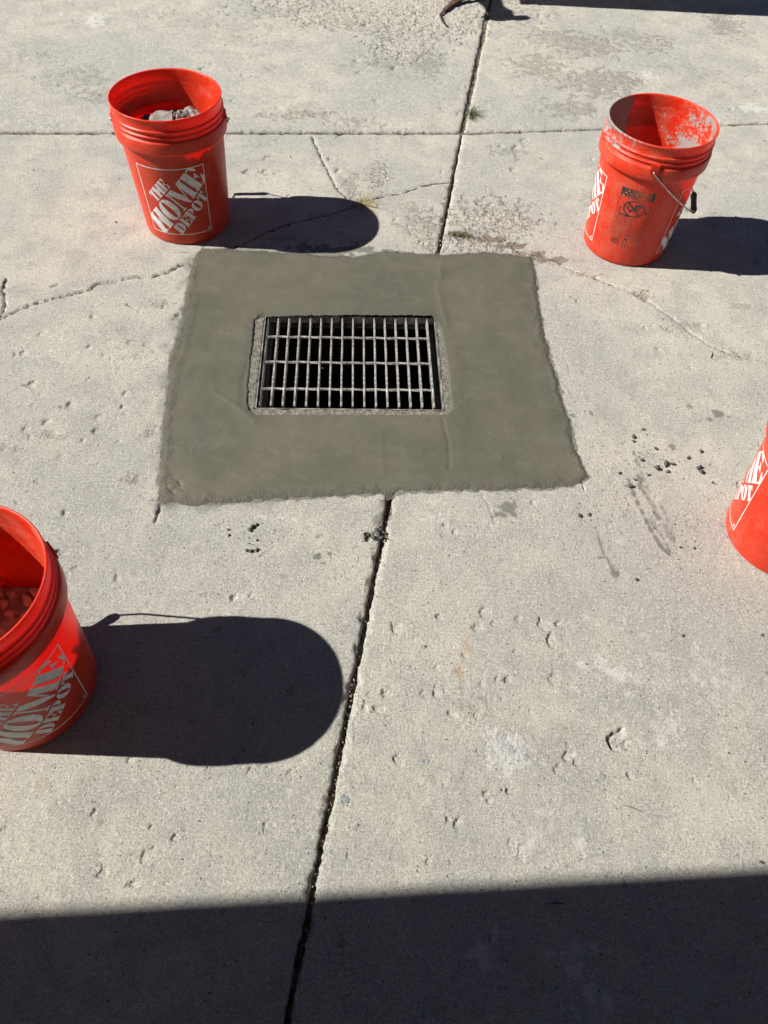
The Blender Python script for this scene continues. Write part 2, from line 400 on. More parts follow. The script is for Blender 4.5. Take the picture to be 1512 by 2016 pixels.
whites = [(998, 1480, 44, 44, .9), (960, 1440, 30, 22, .7), (1400, 1340, 50, 60, .5), (880, 1300, 60, 80, .3), (1180, 1240, 70, 50, .3), (1120, 1620, 60, 40, .35), (760, 1620, 40, 50, .3), (300, 1560, 120, 40, .25), (120, 700, 90, 70, .3), (560, 1020, 80, 30, .35), (850, 1020, 40, 40, .4), (1300, 680, 60, 40, .3), (640, 330, 40, 30, .3), (1450, 460, 50, 40, .35), (1002, 1525, 9, 18, .8), (1022, 1668, 20, 22, .6), (1150, 1680, 12, 26, .7), (1065, 1690, 20, 12, .45), (1065, 1600, 12, 10, .6), (190, 42, 24, 12, .8), (1180, 1310, 40, 12, .7), (1215, 1330, 30, 12, .7),
          (1290, 1315, 16, 8, .5), (1320, 1430, 44, 34, .6), (1010, 1500, 30, 20, .4), (1480, 215, 40, 10, .7), (1280, 150, 20, 10, .7), (470, 1170, 20, 14, .5), (1050, 1650, 60, 40, .4), (700, 1470, 30, 40, .25),
          (960, 1880, 30, 44, .7), (1130, 1900, 50, 45, .65), (1160, 1960, 60, 40, .6), (1120, 1980, 30, 20, .4), (1260, 1330, 120, 60, .35), (1170, 1380, 90, 40, .25), (900, 1050, 40, 18, .3), (60, 1600, 60, 40, .25), (100, 240, 40, 30, .3), (650, 180, 80, 30, .25), (1430, 350, 70, 40, .25)]
dirts = [(905, 460, 26, 7, .6), (960, 472, 40, 9, .8), (1000, 485, 36, 8, 1), (1045, 500, 36, 7, 1), (1090, 510, 40, 7, .75), (1150, 540, 40, 6, .5), (1240, 575, 30, 8, .3), (900, 440, 26, 30, .3), (165, 1530, 26, 22, .3), (780, 1560, 30, 24, .35), (1080, 1500, 40, 22, .35), (1090, 1465, 40, 40, .25),
         (1105, 540, 60, 20, .25), (730, 130, 60, 20, .3), (190, 5, 120, 8, .2), (830, 155, 60, 12, .35), (900, 10, 40, 16, .3), (690, 50, 40, 16, .3), (760, 480, 60, 10, .3), (480, 20, 60, 20, .22), (230, 780, 60, 40, .22), (320, 870, 20, 60, .35), (330, 770, 12, 40, .4), (1340, 1180, 60, 30, .2), (560, 470, 80, 12, .45), (640, 425, 50, 6, .5)]
rusts = [(918, 1272, 14, 20, 1), (904, 1322, 10, 12, .9), (952, 1088, 10, 6, .5), (450, 1745, 8, 7, .7), (915, 1300, 6, 10, .6), (900, 250, 10, 4, .4), (85, 1545, 10, 14, .4), (1110, 1440, 10, 18, .3)]
smears = [(640, 493, 80, 9, 1.0), (705, 490, 30, 8, .9), (1000, 1000, 34, 12, .75), (985, 1012, 16, 10, .7), (1325, 880, 9, 12, .7), (1413, 815, 16, 7, .8), (1398, 826, 7, 5, .7), (1357, 800, 7, 4, .6), (1180, 810, 20, 22, .35), (1165, 812, 5, 6, .7), (1140, 1095, 2, 2, .3), (622, 1095, 9, 6, .8), (650, 1090, 6, 4, .8), (640, 1110, 8, 4, .6), (624, 1055, 6, 5, .6), (760, 1010, 22, 30, .6), (745, 1000, 14, 12, .4),
          (1305, 940, 22, 8, .35), (1130, 820, 26, 5, .8), (1285, 1030, 9, 14, .5), (1320, 1060, 10, 16, .5), (1310, 1070, 9, 10, .4), (1260, 958, 6, 8, .7), (1186, 1098, 10, 5, .7), (1210, 1130, 6, 6, .8), (1060, 1640, 34, 60, .3), (1040, 1560, 30, 50, .3)]
streaks = [([(1238, 945), (1252, 985), (1275, 1030), (1300, 1075), (1316, 1090)], .0035, .85), ([(1248, 890), (1262, 930), (1275, 965)], .004, .6), ([(1255, 935), (1270, 970), (1290, 1005), (1312, 1045)], .0045, .6), ([(1300, 990), (1320, 1040), (1330, 1080)], .004, .5), ([(1290, 1040), (1310, 1065), (1320, 1085)], .003, .55),
           ([(1172, 1040), (1182, 1075), (1200, 1110), (1212, 1135)], .0035, .6), ([(1305, 1010), (1330, 1075)], .002, .5), ([(1270, 900), (1300, 905)], .003, .4)]
pits_px = [(114, 561, 6), (183, 623, 6), (83, 658, 7), (255, 601, 5), (257, 673, 8), (289, 679, 9), (351, 622, 9), (321, 604, 6), (175, 745, 7), (247, 773, 8), (242, 801, 9), (139, 798, 12), (197, 820, 11), (190, 847, 10), (103, 857, 12), (62, 861, 8),
           (233, 870, 8), (122, 898, 9), (17, 881, 10), (117, 620, 5), (204, 700, 7), (955, 1206, 14), (979, 1228, 10), (942, 1239, 10), (866, 1214, 9), (1022, 1217, 6), (1070, 1230, 13), (1087, 1265, 12), (1113, 1290, 7), (1095, 1335, 12), (1017, 1284, 8),
           (915, 1290, 9), (904, 1322, 8), (735, 1365, 14), (748, 1397, 11), (861, 1365, 9), (893, 1408, 14), (942, 1413, 12), (786, 1494, 15), (1003, 1558, 9), (1006, 1660, 12), (1033, 1676, 13), (883, 1612, 6), (963, 1577, 7), (842, 1698, 8),
           (1119, 1488, 12), (1121, 1467, 9), (1215, 1456, 22), (1242, 1467, 15), (950, 1349, 7), (979, 1338, 7), (1001, 1338, 8), (1097, 1515, 9), (861, 1316, 8), (780, 1306, 7), (786, 1241, 14), (291, 1686, 12), (201, 1721, 11), (264, 1741, 9),
           (495, 1515, 10), (578, 1520, 8), (256, 1498, 9), (12, 1646, 18), (676, 1552, 15), (296, 1628, 5), (737, 1056, 20), (461, 1178, 9), (760, 250, 14), (1290, 1010, 6), (1189, 1528, 8), (842, 1499, 7), (681, 1573, 10), (370, 1900, 6), (600, 1880, 7),
           (1400, 1810, 7), (1120, 640, 8), (1100, 600, 8), (1140, 595, 7), (1380, 640, 8), (550, 215, 8), (480, 150, 6), (1420, 90, 9), (1360, 200, 8), (30, 700, 6), (60, 760, 6), (40, 990, 9), (130, 1010, 9), (130, 1090, 11), (150, 1120, 9), (230, 1140, 8)]
rp = random.Random(5)
PITS = []
for (px, py, r) in pits_px:
    a = at(px, py); b = at(px + r, py); PITS.append((a.x, a.y, (b - a).length * .95, .0026 + .0016 * rp.random(), rp.random() * 6.28, .45 + 1.0 * rp.random()))
PITS[47] = PITS[47][:3] + (.007,) + PITS[47][4:]; PITS[65] = PITS[65][:3] + (.010,) + PITS[65][4:]
for k in range(900):
    y = rp.uniform(-.1, 4.3); x = rp.uniform(-.75 - .35 * y, .75 + .35 * y)
    r = rp.choice((.002, .003, .004, .004, .005, .007, .011)) * (1 if y > 1.2 else .75)
    if rp.random() < .5: x = rp.gauss(*rp.choice(((.22, .14), (.0, .3), (-.6, .2), (.9, .3), (-.25, .1)))); 
    if y > 2.0 and rp.random() < .5: r *= 1.5
    PITS.append((x, y, r, .0012 + .25 * r, rp.random() * 6.28, rp.uniform(.5, 1.3)))
print('pits', len(PITS))

def ell(X, Y, lst, warp):
    out = np.zeros(X.shape)
    for cx, cy, rx, ry, s in lst:
        c = at(cx, cy); ex = (at(cx + rx, cy) - c).length; ey = (at(cx, cy + ry) - c).length
        if abs(at(cx, max(cy - ry, 1)).y - c.y) > 0: ey = max(ey, .001)
        box_ = (np.abs(X - c.x) < ex * 2) & (np.abs(Y - c.y) < ey * 2)
        if not box_.any(): continue
        d = np.hypot((X[box_] - c.x) / ex, (Y[box_] - c.y) / ey) + warp[box_] * .8
        out[box_] = np.maximum(out[box_], s * sstep(1.35, .45, d))
    return out

def surface(X, Y):
    """height and masks of the slab surface at world points"""
    w1 = fbm(X, Y, 30, 4, 3, .65)
    rough = ell(X, Y, agg, w1)
    rz = fbm(X, Y, 5, 3, 9)
    rough = np.maximum(rough, .30 * sstep(.35, .8, rz) * sstep(1.2, 2.4, Y))
    white = ell(X, Y, whites, w1); dirt = ell(X, Y, dirts, w1); rust = ell(X, Y, rusts, w1); smear = ell(X, Y, smears, w1)
    Z = .0009 * fbm(X, Y, 3.5, 3, 1) + .0005 * fbm(X, Y, 45, 2, 5) + .00032 * fbm(X, Y, 170, 2, 6)
    g = np.abs(fbm(X, Y, 75, 3, 21)) ; g2 = fbm(X, Y, 130, 2, 31)
    Z += -rough * .0025 + rough * (.004 * g + .0017 * g2 - .001)
    dark = np.zeros(X.shape)
    wx = .003 * perlin(X, Y, 60, 41) + .0016 * perlin(X, Y, 190, 43); wy = .003 * perlin(X, Y, 60, 42) + .0016 * perlin(X, Y, 190, 44)
    for pts, w, dep in CR:
        xs = [p[0] for p in pts]; ys = [p[1] for p in pts]
        b = (X > min(xs) - .05) & (X < max(xs) + .05) & (Y > min(ys) - .05) & (Y < max(ys) + .05)
        if not b.any(): continue
        wob = 0 if w < .0015 else 1
        d, par = seg_dist(X[b] + wob * (1.6 * wx[b]), Y[b] + wob * (1.6 * wy[b]), pts)
        ww = w * .75 * (1 + .9 * perlin(X[b], Y[b], 18, 51) * wob + .5 * perlin(X[b], Y[b], 70, 53) * wob)
        ww = np.maximum(ww, (.0009 + .00055 * Y[b]) * (1 if wob else .6))
        big_ = wob * sstep(.25, .8, perlin(X[b], Y[b], 9, 54)) * .003
        cut = sstep(ww * 1.6 + .0012, ww * .5, d)
        Z[b] -= (dep * .5 * cut + .0022 * sstep(.010, .001, d + .006 * perlin(X[b], Y[b], 60, 52)) * wob)
        lvl = .5 + (ww + big_ + .0002 - d) / .012
        dark[b] = np.maximum(dark[b], np.clip(lvl, 0, 1) * (1 if dep > .006 else .93))
    for pts, w, s in streaks:
        P = [W2(*q) for q in pts]; xs = [p[0] for p in P]; ys = [p[1] for p in P]
        b = (X > min(xs) - .03) & (X < max(xs) + .03) & (Y > min(ys) - .03) & (Y < max(ys) + .03)
        if not b.any(): continue
        d, par = seg_dist(X[b] + wx[b], Y[b] + wy[b], P)
        smear[b] = np.maximum(smear[b], 1.25 * s * sstep(w * 2.4, w * .4, d) * (.75 + .7 * perlin(X[b], Y[b], 60, 61)))
    # popouts: steep wall on one side, shallow on the other
    for (px, py, r, dep, an, asp) in PITS:
        b = (np.abs(X - px) < r * 2.2) & (np.abs(Y - py) < r * 2.2)
        if not b.any(): continue
        dx, dy = X[b] - px, Y[b] - py
        ca, sa = math.cos(an), math.sin(an)
        u = (dx * ca + dy * sa) / r; v = (-dx * sa + dy * ca) / (r * asp)
        rad = np.hypot(u, v) * (1 + .6 * perlin(X[b], Y[b], .5 / r, 71) + .3 * perlin(X[b], Y[b], 1.6 / r, 73))
        lean = .5 - .5 * (dx * .8 - dy * .6) / r                    # deeper towards one side
        prof = sstep(1.0, .82, rad) * np.clip(.25 + .95 * lean, .1, 1.3) + .22 * perlin(X[b], Y[b], 1.5 / r, 72) * sstep(1., .6, rad)
        Z[b] -= dep * (.6 + .7 * abs(math.sin(an * 3))) * prof
        white[b] = np.maximum(white[b], .16 * sstep(1., .7, rad))
    return Z, dirt, smear, white, rough, rust, dark

def slab(name, sx, sy, sh, sv, gapx, gapy, lift, parent, far_x, far_y, y_in, y_out, seed):
    """one slab growing from the joint crossing; sx, sy = -1 or 1"""
    k_of = lambda y: .36 + .2294 * np.clip(y, -.3, 4.5)
    s0 = np.arange(0, 2.45 if sx < 0 else 2.25, .005)
    tail = s0[-1] + np.cumsum(.006 * 1.16 ** np.arange(28))
    sfull = np.concatenate([s0, tail])
    rows = []; y = OY
    while (y > y_out if sy < 0 else y < y_out):
        rows.append(abs(y - OY)); y += sy * (.0026 + .0014 * max(y, 0))
    tl = rows[-1] + np.cumsum(.006 * 1.16 ** np.arange(26))
    t = np.concatenate([rows, tl])
    T, S = np.meshgrid(t, sfull, indexing='ij')
    yy = OY + sy * T
    k = k_of(yy)
    nS = len(s0)
    Sk = S * k
    end = s0[-1] * k[:, :1]
    tf = (np.arange(len(sfull)) - nS + 1).clip(0) / len(tail)
    far = far_x
    Sk = np.where(np.arange(len(sfull))[None] < nS, Sk, end + (far - end) * tf[None] ** 2.5)
    Td = T.copy(); m = np.arange(len(t)) >= len(rows)
    q = (np.arange(len(t)) - len(rows) + 1).clip(0) / len(tl)
    Td = np.where(m[:, None], rows[-1] + (far_y - rows[-1]) * q[:, None] ** 2.5, Td)
    # edge wobble fades inwards
    gx_ = gapx - (.0022 * np.exp(-Td / .45) if sy < 0 else 0)
    X = OX + sx * (Sk + gx_) + sv * sy * Td
    Y = OY + sy * (Td + gapy) + sh * sx * Sk
    wob = .0022 * fbm(X * 0 + 3, Y, 30, 3, seed) + .0019 * fbm(X * 0 + 9, Y, 130, 2, seed + 4)
    X += sx * wob * np.exp(-Sk / .02)
    wob2 = .0012 * fbm(X, X * 0 + 3, 28, 3, seed + 8) + .0009 * fbm(X, X * 0 + 3, 120, 2, seed + 9)
    Y += sy * wob2 * np.exp(-Td / .02)
    Z, dirt, smear, white, rough, rust, dark = surface(X, Y)
    e = np.minimum(Sk + .0001, Td + .0001)
    chip = sstep(-.1, .8, fbm(X, Y, 26, 3, seed + 2)) * .008
    Z += lift - .0045 * np.exp(-e / .0035) - chip * sstep(.014, .0, e)
    dark = np.maximum(dark, .38 * sstep(.004, .0, e))
    inside = poly_sd(X, Y, PATCH)
    smear = np.maximum(smear, sstep(-.008, .0, inside + .006 * fbm(X, Y, 40, 3, 90)) * .9)
    smear = np.maximum(smear, .5 * sstep(-.05, .005, inside + .03 * fbm(X, Y, 14, 3, 91)) * (X < -.2))
    Z = np.where(inside > .022, Z - .02, Z)
    # skirt: repeat the edge row/column downwards
    def skirt(a, down=None):
        a = np.concatenate([a[:1], a[:1], a], 0); a = np.concatenate([a[:, :1], a[:, :1], a], 1)
        return a
    X, Y, Z, dirt, smear, white, rough, rust, dark, inside = [skirt(a) for a in (X, Y, Z, dirt, smear, white, rough, rust, dark, inside)]
    Z[:1] = -.1; Z[:, :1] = -.1; Z[1:2] -= .010; Z[1:, 1:2] -= .010
    keep = ~((inside[:-1, :-1] > .03) & (inside[1:, 1:] > .03))
    me, used = grid_mesh(name, X, Y, Z, keep)
    vcol(me, 'maska', (dirt, smear, white), used); vcol(me, 'maskb', (rough, rust, dark), used)
    me.materials.append(M_conc)
    return link_mesh(name, me, None, parent)

pavement = empty('pavement'); tag(pavement, kind='structure')
slab('concrete_slab', -1, -1, .1185, .111, .0055, .003, 0, pavement, 5, 5, 0, -.25, 100)
slab('concrete_slab', 1, -1, .184, .111, .0055, .003, 0, pavement, 5, 5, 0, -.25, 120)
slab('concrete_slab', -1, 1, .1185, .12, .007, .0025, .004, pavement, 5, 4, 0, 4.35, 140)
slab('concrete_slab', 1, 1, .184, .12, .0075, .003, .002, pavement, 5, 4, 0, 4.35, 160)
# dirt lying in the joints
bm = bmesh.new()
def strip(bm, P, Q, hw, z, n, seed):
    P = Vector(P); Q = Vector(Q); d = (Q - P).normalized(); s = Vector((-d.y, d.x, 0))
    prev = None
    for i in range(n + 1):
        p = P.lerp(Q, i / n)
        row = []
        for j in (-1, -.4, .4, 1):
            q = p + s * hw * j
            row.append(bm.verts.new((q.x, q.y, z + .004 * mnoise.noise(Vector((q.x * 60, q.y * 60, seed))) + .006 * mnoise.noise(Vector((q.x * 7, q.y * 7, seed + 3))))))
        if prev:
            for j in range(3): bm.faces.new((prev[j], prev[j + 1], row[j + 1], row[j]))
        prev = row
strip(bm, (OX, OY, 0), (OX - .111 * .76, OY - .76, 0), .02, -.024, 160, 1)
strip(bm, (OX - .111 * 1.64, OY - 1.64, 0), (OX - .111 * 3.6, OY - 3.6, 0), .02, -.021, 400, 1)
a_ = at(784, 968); b_ = at(764, 1062)
strip(bm, (a_.x, a_.y, 0), (b_.x, b_.y, 0), .010, -.0045, 60, 7)
strip(bm, (OX, OY, 0), (OX + .12 * 2.2, OY + 2.2, 0), .02, -.007, 400, 2)
strip(bm, (OX, OY, 0), (OX - 3, OY - 3 * .1185, 0), .012, -.012, 300, 3)
strip(bm, (OX, OY, 0), (OX + 3, OY + 3 * .184, 0), .012, -.012, 300, 4)
bmesh.ops.recalc_face_normals(bm, faces=bm.faces)
jd = from_bm('joint_dirt', bm, M_dirt, None, True); tag(jd, 'brown dirt packed into the open joints between slabs', 'dirt', kind='stuff')

# ------------------------------------------------------------------ fresh mortar patch round the drain
GC = Vector((-.124, 1.553, 0)); GR = .0710                # drain centre and turn
DX0, DX1, DY0, DY1 = -.233, .250, -.181, .191             # opening in the drain's own frame
inner_px = [(516, 619), (503, 632), (499, 680), (492, 740), (489, 790), (493, 808), (505, 816), (700, 816), (878, 816), (888, 806), (884, 770), (878, 715), (868, 655), (860, 630), (853, 620), (700, 618)]
INNER = [W2(*p) for p in inner_px]
nx, ny = 470, 440
gx = np.linspace(-.68, .56, nx); gy = np.linspace(.99, 2.13, ny)
X, Y = np.meshgrid(gx, gy)
sd = poly_sd(X, Y, PATCH) + .006 * fbm(X, Y, 16, 3, 200) + .0045 * np.abs(fbm(X, Y, 50, 4, 205, .6)) * .5 - .001
si = -poly_sd(X, Y, INNER) + .0018 * fbm(X, Y, 60, 3, 210)
Z = .0034 * sstep(-.002, .014, sd) - .004 * sstep(.001, -.006, sd)
Z += .0012 * fbm(X, Y, 4, 3, 220) + .0005 * fbm(X, Y, 18, 3, 225)
edge = sstep(.03, .0, sd + .012 * fbm(X, Y, 26, 3, 207))
Z += edge * (.0012 * fbm(X, Y, 60, 3, 230) + .0008 * fbm(X, Y, 160, 2, 233))
Z += .0007 * sstep(.0, .02, si) * sstep(.06, .02, si)                # trowelled lip round the rim
Z -= .007 * sstep(.007, -.003, si) * sstep(1.74, 1.70, Y)
# trowel ridges
for pts, h, w in ([(870, 530), (862, 570), (872, 615), (880, 640)], .0022, .006), ([(745, 500), (780, 545), (800, 600)], -.0012, .01), ([(873, 830), (880, 870), (886, 925)], -.0022, .003), ([(420, 770), (480, 810), (500, 830)], .0018, .006), ([(760, 510), (700, 522), (600, 530)], .001, .007), ([(900, 800), (1000, 775), (1080, 745)], .0016, .009), ([(345, 745), (375, 640), (385, 580)], .002, .006), ([(500, 960), (700, 955), (900, 950), (1060, 935)], .0012, .006), ([(480, 830), (620, 850), (760, 850)], .0008, .01), ([(1085, 830), (1060, 700), (1040, 600)], .0018, .012), ([(500, 700), (478, 745), (480, 800)], -.002, .006), ([(950, 560), (960, 700)], .001, .01), ([(750, 850), (752, 930)], .0012, .005), ([(380, 560), (470, 560), (600, 575)], .0008, .012):
    d, _ = seg_dist(X + .004 * perlin(X, Y, 14, 240), Y + .004 * perlin(X, Y, 14, 241), [W2(*q) for q in pts])
    Z += h * .5 * np.exp(-(d / (w * 1.5)) ** 2)
Z -= .0035 * sstep(.022, .004, np.hypot(X - W2(335, 960)[0], Y - W2(335, 960)[1]) - .02) * sstep(-.2, .5, fbm(X, Y, 60, 2, 250)) * .6
mask_in = sd > -.014
keep = (mask_in[:-1, :-1] | mask_in[1:, 1:]) & ~((si[:-1, :-1] < -.006) & (si[1:, 1:] < -.006))
me, used = grid_mesh('mortar_patch', X, Y, Z, keep)
vcol(me, 'maska', (np.maximum(edge, .6 * sstep(.012, 0, si)), sd * 0, sd * 0), used)
me.materials.append(M_patch)
po = link_mesh('mortar_patch', me, None); tag(po, 'smooth wet grey mortar patch trowelled around the drain grate', 'patch')

# ------------------------------------------------------------------ drain basin and grate
basin = empty('drain_basin', GC, GR)
tag(basin, 'dark square drain pit with rough concrete rim and steel ledge', 'drain')
# rough old concrete rim
def to_loc(X, Y):
    c, s = math.cos(GR), math.sin(GR); dx, dy = X - GC.x, Y - GC.y
    return dx * c + dy * s, -dx * s + dy * c
n1, n2 = 300, 240
gx = np.linspace(DX0 - .05, DX1 + .05, n1); gy = np.linspace(DY0 - .05, DY1 + .05, n2)
X, Y = np.meshgrid(gx, gy)
dop = np.maximum(np.maximum(DX0 - X, X - DX1), np.maximum(DY0 - Y, Y - DY1))   # >0 outside the opening
Xc = np.where(dop < 0, X, X)
Z = -.0016 + .0010 * fbm(X, Y, 40, 3, 300) + .0009 * fbm(X, Y, 150, 3, 305) - .004 * sstep(.006, .0, dop) * sstep(-.3, .6, fbm(X, Y, 60, 2, 308))
keep = ((dop[:-1, :-1] > .0015) & (dop[1:, 1:] > .0015) & (dop[1:, :-1] > .0015) & (dop[:-1, 1:] > .0015) & (Y[:-1, :-1] < DY1 - .02))
me, used = grid_mesh('concrete_rim', X, Y, Z, keep); me.materials.append(M_rim)
rim = link_mesh('concrete_rim', me, None, basin)
def quad_wall(bm, x0, y0, x1, y1, z0, z1):
    v = [bm.verts.new(q) for q in ((x0, y0, z0), (x1, y1, z0), (x1, y1, z1), (x0, y0, z1))]; bm.faces.new(v)
e = .0
bm = bmesh.new()                                           # walls 40 mm thick, floor
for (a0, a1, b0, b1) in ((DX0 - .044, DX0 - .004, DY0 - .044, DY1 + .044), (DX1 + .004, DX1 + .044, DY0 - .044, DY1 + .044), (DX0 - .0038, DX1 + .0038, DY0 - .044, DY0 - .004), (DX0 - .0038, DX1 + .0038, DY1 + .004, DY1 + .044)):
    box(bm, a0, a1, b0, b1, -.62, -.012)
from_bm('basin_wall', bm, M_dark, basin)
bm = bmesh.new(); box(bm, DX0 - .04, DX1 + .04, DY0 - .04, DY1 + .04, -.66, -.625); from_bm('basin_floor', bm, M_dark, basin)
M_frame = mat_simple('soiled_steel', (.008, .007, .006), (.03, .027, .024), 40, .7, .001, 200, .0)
M_frame2 = mat_simple('worn_steel', (.10, .095, .085), (.42, .4, .37), 30, .5, .001, 200, .3)
bm = bmesh.new()                                           # steel angle: upright leg and ledge
for (a0, a1, b0, b1) in ((DX0 - .002, DX0 + .0015, DY0, DY1), (DX1 - .0015, DX1 + .002, DY0, DY1), (DX0 + .0016, DX1 - .0016, DY0 - .002, DY0 + .0015), (DX0 + .0016, DX1 - .0016, DY1 - .0015, DY1 + .002)):
    box(bm, a0, a1, b0, b1, -.034, -.0022 if b0 < DY1 - .01 else -.009)
from_bm('frame_edge', bm, M_frame2, basin)
bm = bmesh.new()
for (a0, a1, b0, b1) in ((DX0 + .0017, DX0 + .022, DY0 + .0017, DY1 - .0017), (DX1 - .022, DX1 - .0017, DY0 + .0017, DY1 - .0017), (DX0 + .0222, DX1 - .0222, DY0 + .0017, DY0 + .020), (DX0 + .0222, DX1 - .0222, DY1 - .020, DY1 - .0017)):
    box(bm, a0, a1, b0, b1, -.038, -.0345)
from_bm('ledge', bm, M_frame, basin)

grate = empty('drain_grate', GC + Vector((0, 0, -.034)), GR)
tag(grate, 'galvanised steel bar grate sitting in the drain opening', 'grate')
bar_me = None
for i in range(16):
    bm = bmesh.new()
    L0, L1 = -.166, .190
    nseg = 14
    rr = random.Random(i)
    w = .0024
    prev = None
    for k in range(nseg + 1):
        y = L0 + (L1 - L0) * k / nseg
        j = (rr.random() - .5) * .0006; jt = (rr.random() - .5) * .0006
        ring = [bm.verts.new(q) for q in ((-w + j, y, .0), (w + j, y, .0), (w + j, y, .0252), (w - .0009 + j, y, .0266 + jt), (-w + .0009 + j, y, .0266 + jt), (-w + j, y, .0252))]
        if prev:
            for q in range(6): bm.faces.new((prev[q], prev[(q + 1) % 6], ring[(q + 1) % 6], ring[q]))
        else: bm.faces.new(ring)
        prev = ring
    bm.faces.new(prev[::-1])
    bmesh.ops.recalc_face_normals(bm, faces=bm.faces)
    o = from_bm('bearing_bar', bm, M_steel, grate); o.location = (-.2265 + .0302 * i, 0, 0)
cb = None
for j in (-1, 0, 1):
    if cb is None:
        bm = bmesh.new()
        pts = []
        for k in range(91):
            pts.append(Vector((-.2295 + .459 * k / 90, 0, 0)))
        # twisted square rod
        prev = None
        for k, p in enumerate(pts):
            a = k * .12
            ring = [bm.verts.new((p.x, math.cos(a + q * math.pi / 2) * .0038, math.sin(a + q * math.pi / 2) * .0036 + .0228)) for q in range(4)]
            if prev:
                for q in range(4): bm.faces.new((prev[q], prev[(q + 1) % 4], ring[(q + 1) % 4], ring[q]))
            else: bm.faces.new(ring)
            prev = ring
        bm.faces.new(prev[::-1]); bmesh.ops.recalc_face_normals(bm, faces=bm.faces)
        cb = from_bm('cross_rod', bm, M_steel, grate); o = cb
    else:
        o = cb.copy(); C.objects.link(o); o.parent = grate
    o.location = (0, .1016 * j, 0)

# ------------------------------------------------------------------ buckets
BH = .385
OUT = [(0, .006), (.112, .006), (.116, .0005), (.1225, .0), (.1265, .0025), (.1285, .008), (.1292, .02)]
def body_r(z): return .1292 + (.1448 - .1292) * (z - .02) / (.292 - .02)
for z in (.06, .10, .14, .18, .22, .26, .286, .2915): OUT.append((body_r(z), z))
OUT += [(.1462, .2918), (.1540, .2905), (.1560, .2920), (.1566, .2960), (.1570, .310), (.1566, .3225), (.1552, .3262), (.1520, .3275), (.1500, .3285), (.1498, .3345), (.1512, .3362), (.1536, .3370), (.1542, .3385), (.1536, .3400), (.1508, .3412), (.1497, .3430),
        (.1496, .3490), (.1508, .3508), (.1534, .3518), (.1541, .3532), (.1534, .3548), (.1506, .3560), (.1496, .3580), (.1497, .3660), (.1506, .3780), (.1522, .3800), (.1530, .3825), (.1524, .3845), (.1508, .3853), (.1490, .3846), (.1480, .3828),
        (.1474, .3780), (.1470, .3640), (.1466, .3570), (.1472, .3530), (.1464, .3490), (.1462, .3430), (.1467, .3390), (.1458, .3350), (.1448, .3250), (.1442, .3150), (.1436, .3050), (.1424, .2850)]
for z in (.24, .20, .16, .12, .08, .04, .015): OUT.append((body_r(z) - .0022, z))
OUT += [(.124, .010), (.118, .0085), (0, .0085)]
NSEG = 160
RIN = OUT.index((.1480, .3828)) - 1
def bucket_body(parent, seed, mortar):
    P = np.array(OUT); n = len(P)
    th = np.arange(NSEG) * 2 * np.pi / NSEG
    verts = []; faces = []
    rings = P[1:-1]
    for r, z in rings:
        ov = 1 + .004 * math.sin(seed) 
        for a in th: verts.append((r * math.cos(a) * ov, r * math.sin(a) / ov, z))
    nr = len(rings)
    for i in range(nr - 1):
        for j in range(NSEG):
            a = i * NSEG + j; b = i * NSEG + (j + 1) % NSEG
            faces.append((a, b, b + NSEG, a + NSEG))
    verts.append((0, 0, P[0][1])); verts.append((0, 0, P[-1][1]))
    c0, c1 = len(verts) - 2, len(verts) - 1
    for j in range(NSEG):
        faces.append((c0, (j + 1) % NSEG, j)); b = (nr - 1) * NSEG
        faces.append((c1, b + j, b + (j + 1) % NSEG))
    me = bpy.data.meshes.new('bucket_body'); me.from_pydata(verts, [], faces); me.update()
    me.polygons.foreach_set('use_smooth', [True] * len(me.polygons))
    V = np.array(verts); az = np.degrees(np.arctan2(V[:, 1], V[:, 0])) % 360
    ring_i = np.minimum(np.arange(len(V)) // NSEG, nr); inner = ring_i >= RIN
    att = me.attributes.new('maska', 'FLOAT_COLOR', 'POINT'); arr = np.ones((len(V), 4), np.float32)
    m, dust = mortar(az, V[:, 2], inner, ring_i)
    arr[:, 0] = m; arr[:, 1] = dust
    att.data.foreach_set('color', arr.ravel())
    me.materials.append(M_bucket)
    return link_mesh('bucket_body', me, None, parent)

